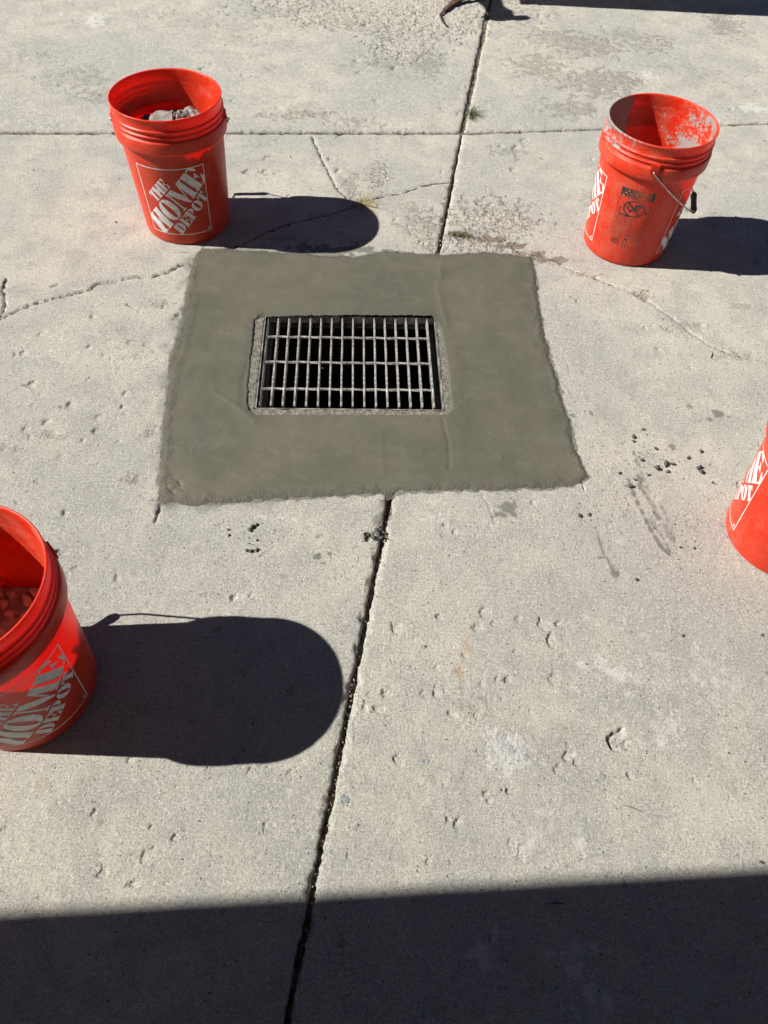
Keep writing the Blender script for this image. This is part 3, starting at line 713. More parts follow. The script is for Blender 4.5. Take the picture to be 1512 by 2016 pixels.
def arc(cx, cy, rx, ry, a0, a1, n=14):
    return [(cx + rx * math.cos(R(a0 + (a1 - a0) * k / n)), cy + ry * math.sin(R(a0 + (a1 - a0) * k / n))) for k in range(n + 1)]
LET = {
    'T': (.72, [[(.12, 0), (.60, 0), (.60, .05), (.51, .08), (.51, 1), (.21, 1), (.21, .08), (.12, .05)], [(0, 1), (0, .66), (.05, .66), (.17, .92), (.17, 1)], [(.72, 1), (.55, 1), (.55, .92), (.67, .66), (.72, .66)]]),
    'H': (.98, [[(0, 0), (.43, 0), (.43, .05), (.36, .08), (.36, .46), (.47, .46), (.47, .54), (.36, .54), (.36, .92), (.43, .95), (.43, 1), (0, 1), (0, .95), (.07, .92), (.07, .08), (0, .05)],
                [(.55, 0), (.98, 0), (.98, .05), (.91, .08), (.91, .92), (.98, .95), (.98, 1), (.55, 1), (.55, .95), (.62, .92), (.62, .54), (.51, .54), (.51, .46), (.62, .46), (.62, .08), (.55, .05)]]),
    'E': (.78, [[(0, 0), (.38, 0), (.38, 1), (0, 1), (0, .95), (.07, .92), (.07, .08), (0, .05)], [(.43, 1), (.43, .93), (.56, .93), (.72, .66), (.78, .66), (.78, 1)],
                [(.43, .46), (.51, .46), (.58, .34), (.62, .34), (.62, .66), (.58, .66), (.51, .54), (.43, .54)], [(.43, 0), (.78, 0), (.78, .36), (.72, .36), (.56, .07), (.43, .07)]]),
    'O': (.9, [arc(.43, .5, .43, .52, 90, 270) + arc(.43, .5, .11, .43, 270, 90), arc(.47, .5, .43, .52, -90, 90) + arc(.47, .5, .11, .43, 90, -90)]),
    'M': (1.2, [[(0, 1), (.15, 1), (.15, .08), (.22, .05), (.22, 0), (0, 0), (0, .05), (.07, .08), (.07, .92), (0, .95)], [(.19, 1), (.46, 1), (.66, .44), (.66, 0), (.58, 0), (.19, .84)],
                [(.70, .44), (.88, 1), (1.2, 1), (1.2, .95), (1.14, .92), (1.14, .08), (1.2, .05), (1.2, 0), (.80, 0), (.80, .05), (.86, .08), (.86, .72), (.70, .22)]]),
    'D': (.88, [[(0, 0), (.38, 0), (.38, 1), (0, 1), (0, .95), (.07, .92), (.07, .08), (0, .05)], arc(.43, .5, .45, .5, 90, -90) + arc(.43, .5, .13, .43, -90, 90)]),
    'P': (.80, [[(0, 0), (.45, 0), (.45, .05), (.38, .08), (.38, 1), (0, 1), (0, .95), (.07, .92), (.07, .08), (0, .05)], arc(.43, .72, .37, .28, 90, -90) + arc(.43, .72, .10, .21, -90, 90)]),
}
def wrap_decal(name, polys, mat, parent, az0, width, z0, height, off=.0005, clip=(.0, 1., 0., 1.), nbis=40):
    """flat print in unit square wrapped on the tapering wall; az0 = centre angle, width in radians"""
    bm = bmesh.new()
    for pl in polys:
        vs_ = []
        for p in pl:
            if vs_ and (Vector((p[0], p[1], 0)) - vs_[-1].co).length < 1e-5: continue
            vs_.append(bm.verts.new((p[0], p[1], 0)))
        if (vs_[0].co - vs_[-1].co).length < 1e-5: bm.verts.remove(vs_.pop())
        bm.faces.new(vs_)
    bmesh.ops.triangulate(bm, faces=bm.faces)
    tris = [[(v.co.x, v.co.y) for v in f.verts] for f in bm.faces]
    bm.free(); bm = bmesh.new()
    def half(P, ax, val, keep_less):
        out = []
        for a, b in zip(P, P[1:] + P[:1]):
            ia = (a[ax] <= val) == keep_less or a[ax] == val; ib = (b[ax] <= val) == keep_less or b[ax] == val
            if ia: out.append(a)
            if ia != ib:
                t_ = (val - a[ax]) / (b[ax] - a[ax]); out.append((a[0] + (b[0] - a[0]) * t_, a[1] + (b[1] - a[1]) * t_))
        return out
    for T in tris:
        for ax, val, less in ((0, clip[0], False), (0, clip[1], True), (1, clip[2], False), (1, clip[3], True)):
            if T: T = half(T, ax, val, less)
        if len(T) < 3: continue
        k0 = math.floor(min(p[0] for p in T) * nbis + 1e-6); k1 = math.ceil(max(p[0] for p in T) * nbis - 1e-6)
        for k in range(k0, max(k1, k0 + 1)):
            Q = half(half(T, 0, k / nbis, False), 0, (k + 1) / nbis, True) if k1 - k0 > 1 else T
            if len(Q) < 3: continue
            ar = sum(a[0] * b[1] - b[0] * a[1] for a, b in zip(Q, Q[1:] + Q[:1]))
            if abs(ar) < 1e-9: continue
            if ar < 0: Q = Q[::-1]
            bm.faces.new([bm.verts.new((x, y, 0)) for x, y in Q])
    for v in bm.verts:
        u, w = v.co.x, v.co.y
        z = z0 + w * height; r = body_r(z) + off; a = az0 + (u - .5) * width
        v.co = (r * math.cos(a), r * math.sin(a), z)
    return from_bm(name, bm, mat, parent)

def logo_polys():
    out = []
    def word(txt, p0, p1, q0, q1):
        ws = [LET[c][0] for c in txt]; gap = .05
        tot = sum(ws) + gap * (len(txt) - 1); x = 0
        for c, w in zip(txt, ws):
            for pl in LET[c][1]:
                o = []
                for (a, b) in pl:
                    p = p0 + (p1 - p0) * (x + a) / tot; q = q0 + (q1 - q0) * b
                    o.append(((p - q) / math.sqrt(2), (p + q) / math.sqrt(2)))
                out.append(o)
            x += w + gap
    word('THE', .50, .87, .190, .355); word('HOME', .13, 1.285, -.165, .165); word('DEPOT', .365, 1.09, -.355, -.190)
    fr = .012
    out += [[(0, 0), (1, 0), (1, fr), (0, fr)], [(0, 1 - fr), (1, 1 - fr), (1, 1), (0, 1)], [(0, fr), (fr, fr), (fr, 1 - fr), (0, 1 - fr)], [(1 - fr, fr), (1, fr), (1, 1 - fr), (1 - fr, 1 - fr)]]
    # registered mark in the lower right corner
    c = (.955, .045); o = arc(*c, .016, .016, 0, 350, 12); i = arc(*c, .011, .011, 350, 0, 12); out.append(o + i)
    return out
LOGO = logo_polys()
def text_polys(txt):
    cu_ = bpy.data.curves.new('t', 'FONT'); cu_.body = txt; cu_.resolution_u = 2
    ob = bpy.data.objects.new('t', cu_); C.objects.link(ob)
    me = ob.to_mesh()
    V = [v.co.copy() for v in me.vertices]; F = [list(f.vertices) for f in me.polygons]
    ob.to_mesh_clear(); bpy.data.objects.remove(ob); bpy.data.curves.remove(cu_)
    if not V: return []
    x1 = max(v.x for v in V); x0 = min(v.x for v in V); y0 = min(v.y for v in V); y1 = max(v.y for v in V)
    return [[((V[i].x - x0) / (x1 - x0), (V[i].y - y0) / (y1 - y0)) for i in f] for f in F]
def place(polys, u0, u1, v0, v1): return [[(u0 + (u1 - u0) * a, v0 + (v1 - v0) * b) for a, b in p] for p in polys]

def make_bucket(label, loc, rz, seed, mortar, group='orange buckets standing around the drain', warn=False):
    b = empty('bucket', loc, rz); tag(b, label, 'bucket', group)
    body = bucket_body(b, seed, mortar)
    for az in (-math.pi / 2, math.pi / 2):
        # drawn in two halves of the clip: square frame with the slanted lettering
        wrap_decal('logo_print', LOGO, M_white, b, az - .052, 1.43, .036, .212, .0004, (0, 1, 0, 1))
    for s in (-1, 1):
        bm = bmesh.new()
        M_ = Matrix.Translation((s * .1566, 0, .318))
        bmesh.ops.create_cone(bm, cap_ends=True, segments=20, radius1=.0135, radius2=.0115, depth=.006, matrix=M_ @ Matrix.Rotation(s * math.pi / 2, 4, 'Y'))
        box(bm, s * .1545 - .004, s * .1545 + .004, -.0125, .0125, .318, .338)
        from_bm('handle_ear', bm, M_bucket2, b)
    half = [(.156, 0), (.1625, 0.0), (.1645, .006), (.1640, .012), (.146, .070), (.122, .130), (.118, .137), (.078, .197), (.072, .203), (.052, .220), (.046, .222), (0, .222)]
    tilt = .76
    def pt(u, w): return Vector((u, w * math.cos(tilt), .318 - w * math.sin(tilt)))
    path = [pt(u, w) for u, w in half] + [pt(-u, w) for u, w in half[::-1][1:]]
    bm = bmesh.new(); tube(bm, smooth_path(path, 3), .0023, 8); from_bm('bail_wire', bm, M_wire, b, True)
    bm = bmesh.new()
    gp = [pt(-.050 + .100 * k / 12, .222) for k in range(13)]
    tube(bm, gp, [.0068, .0092, .0095, .0088, .0084, .0084, .0084, .0084, .0084, .0088, .0095, .0092, .0068], 14)
    from_bm('bail_grip', bm, M_grip, b, True)
    if warn:
        a0, wd, z0, ht = R(warn), .40, .075, .165
        blk, org = [], []
        blk.append([(0, .845), (1, .845), (1, 1), (0, 1)])
        fr = .012
        blk += [[(0, .09), (fr, .09), (fr, .845), (0, .845)], [(1 - fr, .09), (1, .09), (1, .845), (1 - fr, .845)], [(fr, .09), (1 - fr, .09), (1 - fr, .097), (fr, .097)]]
        # prohibition ring, slash, toppling infant and bucket
        ring_o, ring_i = (.30, .135), (.265, .119)
        for a in range(0, 360, 30):
            blk.append(arc(.52, .665, *ring_o, a, a + 30, 4) + arc(.52, .665, *ring_i, a + 30, a, 4))
        blk.append([(.31, .755), (.34, .765), (.735, .575), (.705, .565)])
        blk.append(arc(.60, .715, .10, .045, 0, 350, 12)); blk.append([(.50, .66), (.62, .66), (.70, .70), (.66, .72), (.52, .70)])
        blk.append([(.40, .60), (.50, .64), (.47, .66), (.38, .63)]); blk.append([(.30, .70), (.36, .68), (.40, .64), (.34, .64)])
        blk.append([(.13, .51), (.45, .51), (.45, .545), (.13, .545)]); blk.append([(.13, .55), (.16, .55), (.16, .66), (.13, .66)])
        blk.append([(.82, .58), (.87, .58), (.87, .63), (.82, .63)])
        rr = random.Random(4); v = .492
        while v > .12:                       # fine print: runs of short words
            u = .06
            while u < (.92 if v < .40 else .62):
                w = rr.uniform(.03, .09); blk.append([(u, v), (min(u + w, .94), v), (min(u + w, .94), v + .0075), (u, v + .0075)]); u += w + .02
            v -= .0185 if rr.random() > .15 else .03
        for k in range(9): blk.append([(.10 + .0, .055 - .0125 * k), (.36, .055 - .0125 * k), (.36, .055 - .0125 * k + (.004, .008)[k % 2]), (.10, .055 - .0125 * k + (.004, .008)[k % 2])])
        blk.append([(.46, -.07), (.56, -.07), (.56, .075), (.46, .075)])
        wrap_decal('warning_print', blk, M_black, b, a0, wd, z0, ht, .0005, (-.5, 1.5, -.5, 1.5), 24)
        for txt, va, vb, ua in (('WARNING', .958, .985, .30), ('ADVERTENCIA', .912, .940, .24), ('AVERTISSEMENT', .864, .892, .18)):
            org += place(text_polys(txt), ua, .92, va, vb); org.append([(ua - .12, va), (ua - .04, va), (ua - .08, vb)])
        org += [[(.49, -.055 + .042 * k), (.53, -.055 + .042 * k), (.53, -.03 + .042 * k), (.49, -.03 + .042 * k)] for k in range(3)]
        wrap_decal('warning_lettering', org, M_orange, b, a0, wd, z0, ht, .0009, (-.5, 1.5, -.5, 1.5), 24)
    return b
M_bucket2 = M_bucket
rng = np.random.RandomState(3)
def clean(az, z, inner, ri): return np.zeros(len(az)), np.where(inner, .9, .55) * (z * 0 + 1) + .3 * sstep(.06, .0, z)
def dusty(az, z, inner, ri): return np.zeros(len(az)), .6 + .4 * sstep(.1, .0, z)
def mortary(az, z, inner, ri):
    # az is in the bucket's own frame (turned 262 deg): left of the picture = own 278
    w = (az + 262) % 360
    left = np.exp(-(((w - 172 + 180) % 360 - 180) / 56) ** 2); right = np.exp(-(((w - 20 + 180) % 360 - 180) / 40) ** 2)
    m = np.where(inner, .17 + 1.1 * sstep(.25, .6, left) + right * sstep(.33, .22, z) * .75 + .36 * right, .0)
    m = np.where((~inner) & (z > .335), .55 * left + .08, m)
    m = np.where(z > .378, .8 * left + .16, m)
    return m, np.where(inner, 1.0, .75)
b1 = make_bucket('orange bucket heaped with dry grey rubble, beyond the upper left patch corner', (-.672, 2.144, 0.001), R(8), 1, clean)
b2 = make_bucket('empty orange bucket smeared with dried mortar, wire handle hanging at its side', (.708, 2.173, 0.001), R(259), 2, mortary, warn=False)
b3 = make_bucket('orange bucket holding brown stones, nearest the lower left', (-.667, .576, 0.001), R(42), 3, clean)
b4 = make_bucket('orange bucket cut off by the right edge, beside the dark scrape marks', (.924, 1.055, 0.001), R(240), 4, dusty)
# warning print sits below and left of the front ear of the second bucket
def warn_on(b, az_world, width=.40):
    az = R(az_world) - b.rotation_euler.z
    old = make_bucket
    a0, wd, z0, ht = az, width, .079, .170
    blk, org = [], []
    blk.append([(0, .845), (1, .845), (1, 1), (0, 1)])
    fr = .014
    blk.extend([[(0, .09), (fr, .09), (fr, .845), (0, .845)], [(1 - fr, .09), (1, .09), (1, .845), (1 - fr, .845)], [(fr, .09), (1 - fr, .09), (1 - fr, .097), (fr, .097)]])
    for a in range(0, 360, 30):
        blk.append(arc(.52, .665, .34, .15, a, a + 30, 4) + arc(.52, .665, .285, .127, a + 30, a, 4))
    blk.append([(.28, .755), (.34, .775), (.755, .575), (.70, .555)])
    blk.append(arc(.63, .725, .11, .045, 0, 350, 12)); blk.append([(.50, .655), (.66, .655), (.72, .69), (.66, .675), (.52, .70)])
    blk.append([(.40, .59), (.52, .635), (.47, .66), (.36, .63)]); blk.append([(.28, .70), (.34, .71), (.38, .65), (.32, .64)])
    blk.append([(.10, .505), (.45, .505), (.45, .535), (.10, .535)]); blk.append([(.08, .54), (.12, .54), (.12, .66), (.08, .66)])
    blk.append([(.88, .60), (.93, .60), (.93, .65), (.88, .65)])
    rr = random.Random(4); v = .480
    while v > .12:
        u = .06
        while u < (.90 if v < .36 else .60):
            w = rr.uniform(.03, .09); blk.append([(u, v), (min(u + w, .94), v), (min(u + w, .94), v + .0068), (u, v + .0068)]); u += w + .03
        v -= .0195 if rr.random() > .15 else .03
    for k in range(9):
        h = (.004, .008)[k % 2]; y = .055 - .0135 * k
        blk.append([(.10, y), (.38, y), (.38, y + h), (.10, y + h)])
    blk.append(arc(.56, .07, .055, .02, 0, 180, 6) + arc(.56, -.06, .055, .02, 180, 360, 6))
    wrap_decal('warning_print', blk, M_black, b, a0, wd, z0, ht, .0005, (-.5, 1.5, -.5, 1.5), 24)
    for txt, va, vb, ua in (('WARNING', .955, .985, .32), ('ADVERTENCIA', .908, .938, .24), ('AVERTISSEMENT', .860, .890, .18)):
        org += place(text_polys(txt), ua, .92, va, vb); org.append([(ua - .13, va), (ua - .04, va), (ua - .085, vb)])
    org += [[(.53, -.055 + .042 * k), (.59, -.055 + .042 * k), (.59, -.03 + .042 * k), (.53, -.03 + .042 * k)] for k in range(3)]
    wrap_decal('warning_lettering', org, M_orange, b, a0, wd, z0, ht, .0009, (-.5, 1.5, -.5, 1.5), 24)
warn_on(b2, 251, .68)
b1.scale = (1, 1, 1.012); b3.scale = (1, 1, 1.03); b4.scale = (1, 1, 1.045); b4.rotation_euler = (Matrix.Rotation(-.025, 3, 'Y') @ Matrix.Rotation(R(241), 3, 'Z')).to_euler(); b4.location.z = -.001; b2.scale = (1, 1, 1.008)

# ------------------------------------------------------------------ stones and rubble
def rock_mesh(name, seed, flat=.6, cuts=16, mat=None, bev=.12, smooth=True):
    rr = random.Random(seed); bm = bmesh.new()
    for k in range(cuts):
        v = Vector((rr.gauss(0, 1), rr.gauss(0, 1), rr.gauss(0, 1))).normalized()
        bm.verts.new((v.x * rr.uniform(.85, 1.1), v.y * rr.uniform(.6, .9), v.z * flat))
    r = bmesh.ops.convex_hull(bm, input=bm.verts[:])
    bmesh.ops.delete(bm, geom=[g for g in r['geom_interior'] if isinstance(g, bmesh.types.BMVert)], context='VERTS')
    if bev: bmesh.ops.bevel(bm, geom=bm.edges[:], offset=bev, segments=2, affect='EDGES', clamp_overlap=True)
    bmesh.ops.recalc_face_normals(bm, faces=bm.faces)
    me = bpy.data.meshes.new(name); bm.to_mesh(me); bm.free()
    if mat: me.materials.append(mat)
    me.polygons.foreach_set('use_smooth', [bev > .06] * len(me.polygons))
    return me
rr = random.Random(21)
stone_me = [rock_mesh('stone', 50 + k, .7, 11, M_stone, .035) for k in range(8)]
bx, by = -.667, .576
pos = []
for layer, z in ((0, .158), (1, .180)):
    tries = 0
    while tries < 2500:
        tries += 1
        a = rr.uniform(0, 6.283); q = .118 * math.sqrt(rr.random())
        x, y = q * math.cos(a), q * math.sin(a)
        if all((x - u) ** 2 + (y - v) ** 2 > (.0262 if layer else .030) ** 2 or l != layer for u, v, l in pos): pos.append((x, y, layer))
for x, y, l in pos:
    s = rr.uniform(.0145, .0195)
    o = bpy.data.objects.new('stone', stone_me[rr.randrange(8)]); C.objects.link(o)
    o.location = (bx + x, by + y, (.160 if l == 0 else .182) + rr.uniform(-.003, .006)); o.scale = (s * 1.15, s, s)
    o.rotation_euler = (rr.uniform(-.7, .7), rr.uniform(-.7, .7), rr.uniform(0, 6.28))
    tag(o, 'rough brown stone among the pile inside the lower left bucket', 'stone', 'brown stones in the lower left bucket')
# fill under the stones
def mound(name, cx, cy, r, zf, mat, label, cat, n=70):
    bm = bmesh.new(); rings = []
    for i in range(n // 2 + 1):
        q = r * i / (n // 2)
        rings.append([bm.verts.new((cx + q * math.cos(a * 2 * math.pi / n), cy + q * math.sin(a * 2 * math.pi / n), zf(q * math.cos(a * 2 * math.pi / n), q * math.sin(a * 2 * math.pi / n)))) for a in range(n)] if i else [bm.verts.new((cx, cy, zf(0, 0)))])
    for i in range(n // 2):
        A, B = rings[i], rings[i + 1]
        for k in range(n):
            if i == 0: bm.faces.new((A[0], B[k], B[(k + 1) % n]))
            else: bm.faces.new((A[k], B[k], B[(k + 1) % n], A[(k + 1) % n]))
    low = [bm.verts.new((v.co.x, v.co.y, v.co.z - .02)) for v in rings[-1]]
    for k in range(n): bm.faces.new((rings[-1][k], low[k], low[(k + 1) % n], rings[-1][(k + 1) % n]))
    o = from_bm(name, bm, mat, None, True); tag(o, label, cat, kind='stuff'); return o
mound('stone_grit', bx, by, .1335, lambda x, y: .158 + .004 * mnoise.noise(Vector((x * 60, y * 60, 2))), M_stone, 'fine brown grit under the stones in the lower left bucket', 'grit', 48)
def rz(x, y):
    n = mnoise.noise(Vector((x * 22, y * 22, 5))) * .016 + mnoise.noise(Vector((x * 70, y * 70, 9))) * .012 + mnoise.noise(Vector((x * 190, y * 190, 1))) * .004
    return .276 + .046 * math.exp(-((x - .035) ** 2 + (y - .0) ** 2) / .0085) + n - .02 * math.exp(-((x + .10) ** 2 + y ** 2) / .004)
mound('rubble_fines', -.672, 2.146, .1365, rz, M_rubble, 'dry grey mortar dust and crumbs heaped in the upper left bucket', 'rubble', 110)
rubble_me = [rock_mesh('rubble_chunk', 80 + k, .55, 13, M_rubble, .05) for k in range(6)]
for k in range(150):
    a = rr.uniform(0, 6.283); q = .120 * math.sqrt(rr.random()); x, y = q * math.cos(a), q * math.sin(a)
    s = rr.choice((.004, .005, .006, .007, .009, .012))
    o = bpy.data.objects.new('rubble_chunk', rubble_me[rr.randrange(6)]); C.objects.link(o)
    o.location = (-.672 + x, 2.146 + y, rz(x, y) + s * .3); o.scale = (s, s, s); o.rotation_euler = (rr.uniform(-.8, .8), rr.uniform(-.8, .8), rr.uniform(0, 6))
    tag(o, 'small grey rubble chip on the heap inside the upper left bucket', 'rubble', 'rubble chips in the upper left bucket')
bm = bmesh.new()
for (x, y) in ((-.040, -.026), (-.034, .016), (-.006, .03), (.028, .022), (.034, -.012), (.012, -.034)):
    for z in (-.009, .009): bm.verts.new((x + rr.uniform(-.003, .003), y, z))
bmesh.ops.convex_hull(bm, input=bm.verts[:]); bmesh.ops.bevel(bm, geom=bm.edges[:], offset=.0015, segments=2, affect='EDGES')
bmesh.ops.subdivide_edges(bm, edges=bm.edges[:], cuts=3, use_grid_fill=True)
bm.normal_update()
for v in bm.verts: v.co += v.normal * .003 * mnoise.noise(v.co * 110)
o = from_bm('mortar_slab', bm, M_rubble, None, False); o.location = (-.690, 2.128, .322); o.rotation_euler = (.42, -.12, .15)
tag(o, 'flat broken piece of grey mortar lying on the bucket rubble', 'rubble')

# crumbs of mortar on the ground
crumb_me = [rock_mesh('mortar_crumb', 120 + k, .7, 12, M_crumb, .08) for k in range(5)]
big = [(1247, 860, 6), (1266, 846, 4), (1290, 884, 5), (1293, 922, 7), (1311, 915, 8), (1324, 914, 6), (1314, 929, 5), (1379, 890, 6), (1375, 922, 8), (1380, 930, 7), (1355, 903, 5), (1240, 958, 7), (1220, 932, 5), (1142, 1016, 6), (1160, 1014, 5), (1402, 950, 4), (1252, 1142, 5), (1263, 906, 5), (1247, 869, 4),
       (497, 1038, 7), (492, 1044, 6), (505, 1034, 5), (495, 1086, 6), (486, 1085, 5), (506, 1084, 6), (450, 1043, 4), (451, 1055, 4), (506, 1064, 4), (744, 1052, 8), (735, 1058, 8), (726, 1054, 6), (750, 1060, 7), (741, 1046, 6), (718, 1052, 5), (755, 1050, 5), (1344, 1252, 4), (1500, 1250, 4), (1498, 1698, 5), (1340, 1078, 4), (1366, 1080, 4), (1277, 936, 4), (1251, 945, 4)]
for (px, py, r) in big:
    p = at(px, py); s = (at(px + r, py) - p).length
    o = bpy.data.objects.new('mortar_crumb', crumb_me[rr.randrange(5)]); C.objects.link(o)
    o.location = (p.x, p.y, s * .45); o.scale = (s, s, s * .9); o.rotation_euler = (rr.uniform(-.4, .4), rr.uniform(-.4, .4), rr.uniform(0, 6))
    where = 'small dark mortar crumb lying near the scrape marks right of the patch' if px > 1100 and py < 1160 else ('small dark mortar crumb lying below the patch, left of the joint' if px < 800 else 'small dark crumb lying on the pale slab at lower right')
    grp = 'crumbs right of the patch' if px > 1100 and py < 1160 else ('crumbs below the patch' if px < 800 else 'crumbs at lower right')
    if px > 1100 and py < 1160:
        where = ('dark mortar crumb above the scrape marks, nearest the patch corner' if px < 1270 and py < 900 else
                 'dark mortar crumb in the row just above the long scrape marks' if px < 1330 and py < 940 else
                 'dark mortar crumb in the clump nearest the right edge bucket' if px > 1330 and py < 1000 else
                 'dark mortar crumb left of the top of the scrape marks' if px > 1200 and py < 1000 else
                 'dark mortar crumb on the pale slab below the patch corner' if px < 1200 else 'dark mortar crumb below the scrape marks')
    elif px < 800:
        where = ('wet mortar crumb heaped in the chipped hole beside the joint' if px > 700 else
                 'dark mortar crumb in the upper pair of clumps below the patch' if py < 1075 else 'dark mortar crumb in the lower clump below the patch')
    else:
        where = {1344: 'lone dark crumb on the pale slab, middle right', 1500: 'lone dark crumb by the right edge, below the bucket'}.get(px, 'lone dark crumb by the right edge, just above the shade')
    tag(o, where, 'crumb', grp)

def scatter(name, mat, items, label, cat, seed, parent=None):
    """many tiny grains as one mesh of real lumps"""
    rr_ = random.Random(seed); V = []; F = []
    base = [(1, 0, 0), (-1, 0, 0), (0, 1, 0), (0, -1, 0), (0, 0, 1), (0, 0, -1)]
    fs = [(0, 2, 4), (2, 1, 4), (1, 3, 4), (3, 0, 4), (2, 0, 5), (1, 2, 5), (3, 1, 5), (0, 3, 5)]
    for (x, y, z, s) in items:
        m = Matrix.Rotation(rr_.uniform(0, 6), 3, 'Z') @ Matrix.Rotation(rr_.uniform(0, 6), 3, 'X')
        k = len(V)
        for b_ in base:
            v = m @ Vector(b_) * s * rr_.uniform(.6, 1.25); V.append((x + v.x, y + v.y, z + v.z * .8))
        F += [(a + k, b + k, c + k) for a, b, c in fs]
    me = bpy.data.meshes.new(name); me.from_pydata(V, [], F); me.update()
    o = link_mesh(name, me, mat, parent); tag(o, label, cat, kind='stuff'); return o
it = []
for k in range(300):                                        # around the scrape marks and below the patch
    c = rr.choice(((1310, 910, 90, 40), (1300, 1030, 70, 60), (1400, 950, 60, 70), (1370, 1060, 60, 60), (1180, 1000, 60, 40), (500, 1060, 50, 30), (742, 1040, 30, 30), (1240, 870, 60, 40)))
    px = rr.gauss(c[0], c[2] * .55); py = rr.gauss(c[1], c[3] * .55)
    if px > 1508: continue
    p = at(px, py); s = rr.choice((.0008, .001, .0012, .0016, .002)); it.append((p.x, p.y, s * .6, s))
scatter('mortar_specks', M_crumb, it, 'tiny dark specks of mortar sprinkled over the slabs near the patch', 'specks', 1)
it = []
for k in range(260):
    y = rr.uniform(0, 4.2); x = rr.uniform(-.7 - .33 * y, .7 + .33 * y); s = rr.choice((.0008, .001, .0014, .002, .0028)) * (1 if y < 2 else 1.3)
    it.append((x, y, s * .5, s))
scatter('sand_grains', M_dirt, it, 'loose dark grit scattered thinly over the whole pavement', 'grit', 2)
it = []
for k in range(1500):                                       # grit in the joints
    if rr.random() < .62:
        t = rr.uniform(0, 1.5) if rr.random() < .75 else -rr.uniform(1.85, 2.75)
        hw = .004; z = -.006 if t > 0 else -.018
        if t < 0 and rr.random() < .45: t = rr.choice((-2.33, -2.45, -2.58, -2.2)) + rr.gauss(0, .05); z = -.012
        if -1.68 < t < -.74: continue
        x = OX + (.12 if t > 0 else .111) * t + rr.gauss(.001, .0042); y = OY + t
    else:
        t = rr.uniform(-2, 1.4); x = OX + t; y = OY + (.184 if t > 0 else .1185) * t + rr.gauss(0, .0025); z = -.006
    s = rr.choice((.001, .0014, .002, .003)); it.append((x, y, z + rr.uniform(0, .005), s))
M_jgravel = mat_simple('joint_grit', (.13, .11, .085), (.34, .30, .25), 60, .9, .001, 400, space='pos')
scatter('joint_gravel', M_jgravel, it, 'pale grit and small gravel fallen into the slab joints', 'gravel', 3)
it = []
for k in range(1500):                                       # loose fragments in the spalled places
    cx, cy, rx, ry, s_ = agg[rr.choice((0, 0, 0, 1, 2, 2, 3, 6, 6, 7, 8, 9, 10, 13, 14, 15, 17, 18, 20, 31, 31, 32))]
    px = rr.gauss(cx, rx * .5); py = rr.gauss(cy, ry * .5)
    if py < 0 or px > 1508: continue
    p = at(px, py); s = rr.choice((.001, .0012, .0014, .0018, .0024, .0034)); it.append((p.x, p.y, s * .2 - .0014, s))
scatter('loose_aggregate', M_gravel, it, 'pale loose aggregate lying in the spalled rough spots of the slabs', 'gravel', 4)
# stones set in the slab surface
for (px, py, r, lb) in ((681, 1573, 14, 'smooth blue grey pebble set beside the joint below the bucket shadow'), (1189, 1528, 9, 'small oval grey pebble bedded in the pale right slab'), (842, 1499, 8, 'small grey pebble bedded in the slab just right of the joint')):
    p = at(px, py); s = (at(px + r, py) - p).length
    o = bpy.data.objects.new('pebble', rock_mesh('pebble', px, .5, 26, M_grey_stone, .12)); C.objects.link(o)
    o.location = (p.x, p.y, -.002); o.scale = (s, s * .75, .005); tag(o, lb, 'pebble')

# ------------------------------------------------------------------ weeds, twig, leaf
def tuft(name, px, py, n, h, spread, mats, label, along=(0, 1), length=.0, seed=0):
    rr_ = random.Random(seed); p = at(px, py); bm = bmesh.new()
    for k in range(n):
        t = rr_.gauss(0, .5) * length
        b0 = Vector((p.x + along[0] * t + rr_.gauss(0, .0045), p.y + along[1] * t + rr_.gauss(0, .0045), -.006))
        a = rr_.uniform(0, 6.283); L = h * rr_.choice((.3, .5, .7, 1.0, 1.5)); w = rr_.uniform(.0006, .0013)
        d = Vector((math.cos(a), math.sin(a), 0)) * spread * rr_.choice((.2, .4, .7, 1.0, 1.5)); s = Vector((-d.y, d.x, 0)).normalized() * w
        prev = None
        for i in range(5):
            f = i / 4; c = b0 + d * f * f + Vector((0, 0, L * (f - .35 * f * f)))
            ww = s * (1 - f) ** .6
            cur = (bm.verts.new(c - ww), bm.verts.new(c + ww + Vector((0, 0, .0004))))
            if prev: bm.faces.new((prev[0], prev[1], cur[1], cur[0]))
            prev = cur
    o = from_bm(name, bm, mats); tag(o, label, 'weed'); return o
vj = Vector((.12, 1)).normalized()
tuft('weed_tuft', 929, 228, 260, .030, .032, M_leaf, 'green weed sprouting in the joint above the slab crossing', vj, .035, 1)
tuft('weed_tuft', 714, 402, 160, .026, .06, M_straw, 'yellowing grass tuft at the rounded end of a bucket shadow', (1, .1), .02, 2)
tuft('weed_tuft', 908, 463, 420, .014, .018, M_leaf, 'low green moss and weed right of the joint above the patch', (1, -.1), .035, 3)
tuft('weed_tuft', 858, 363, 40, .010, .02, M_straw, 'sparse dry grass blades in the thin crack left of the joint', (1, .15), .03, 4)
tuft('weed_tuft', 735, 1880, 16, .008, .012, M_leaf, 'tiny dark sprig lying in the shade at the bottom', (1, 0), .004, 5)
bm = bmesh.new(); p = at(1398, 705); q = at(1402, 694); tube(bm, [(p.x, p.y, .002), ((p.x + q.x) / 2, (p.y + q.y) / 2, .003), (q.x, q.y, .002)], [.0012, .0018, .0006], 6)
tag(from_bm('straw', bm, M_straw), 'short yellow straw lying on the right slab', 'straw')
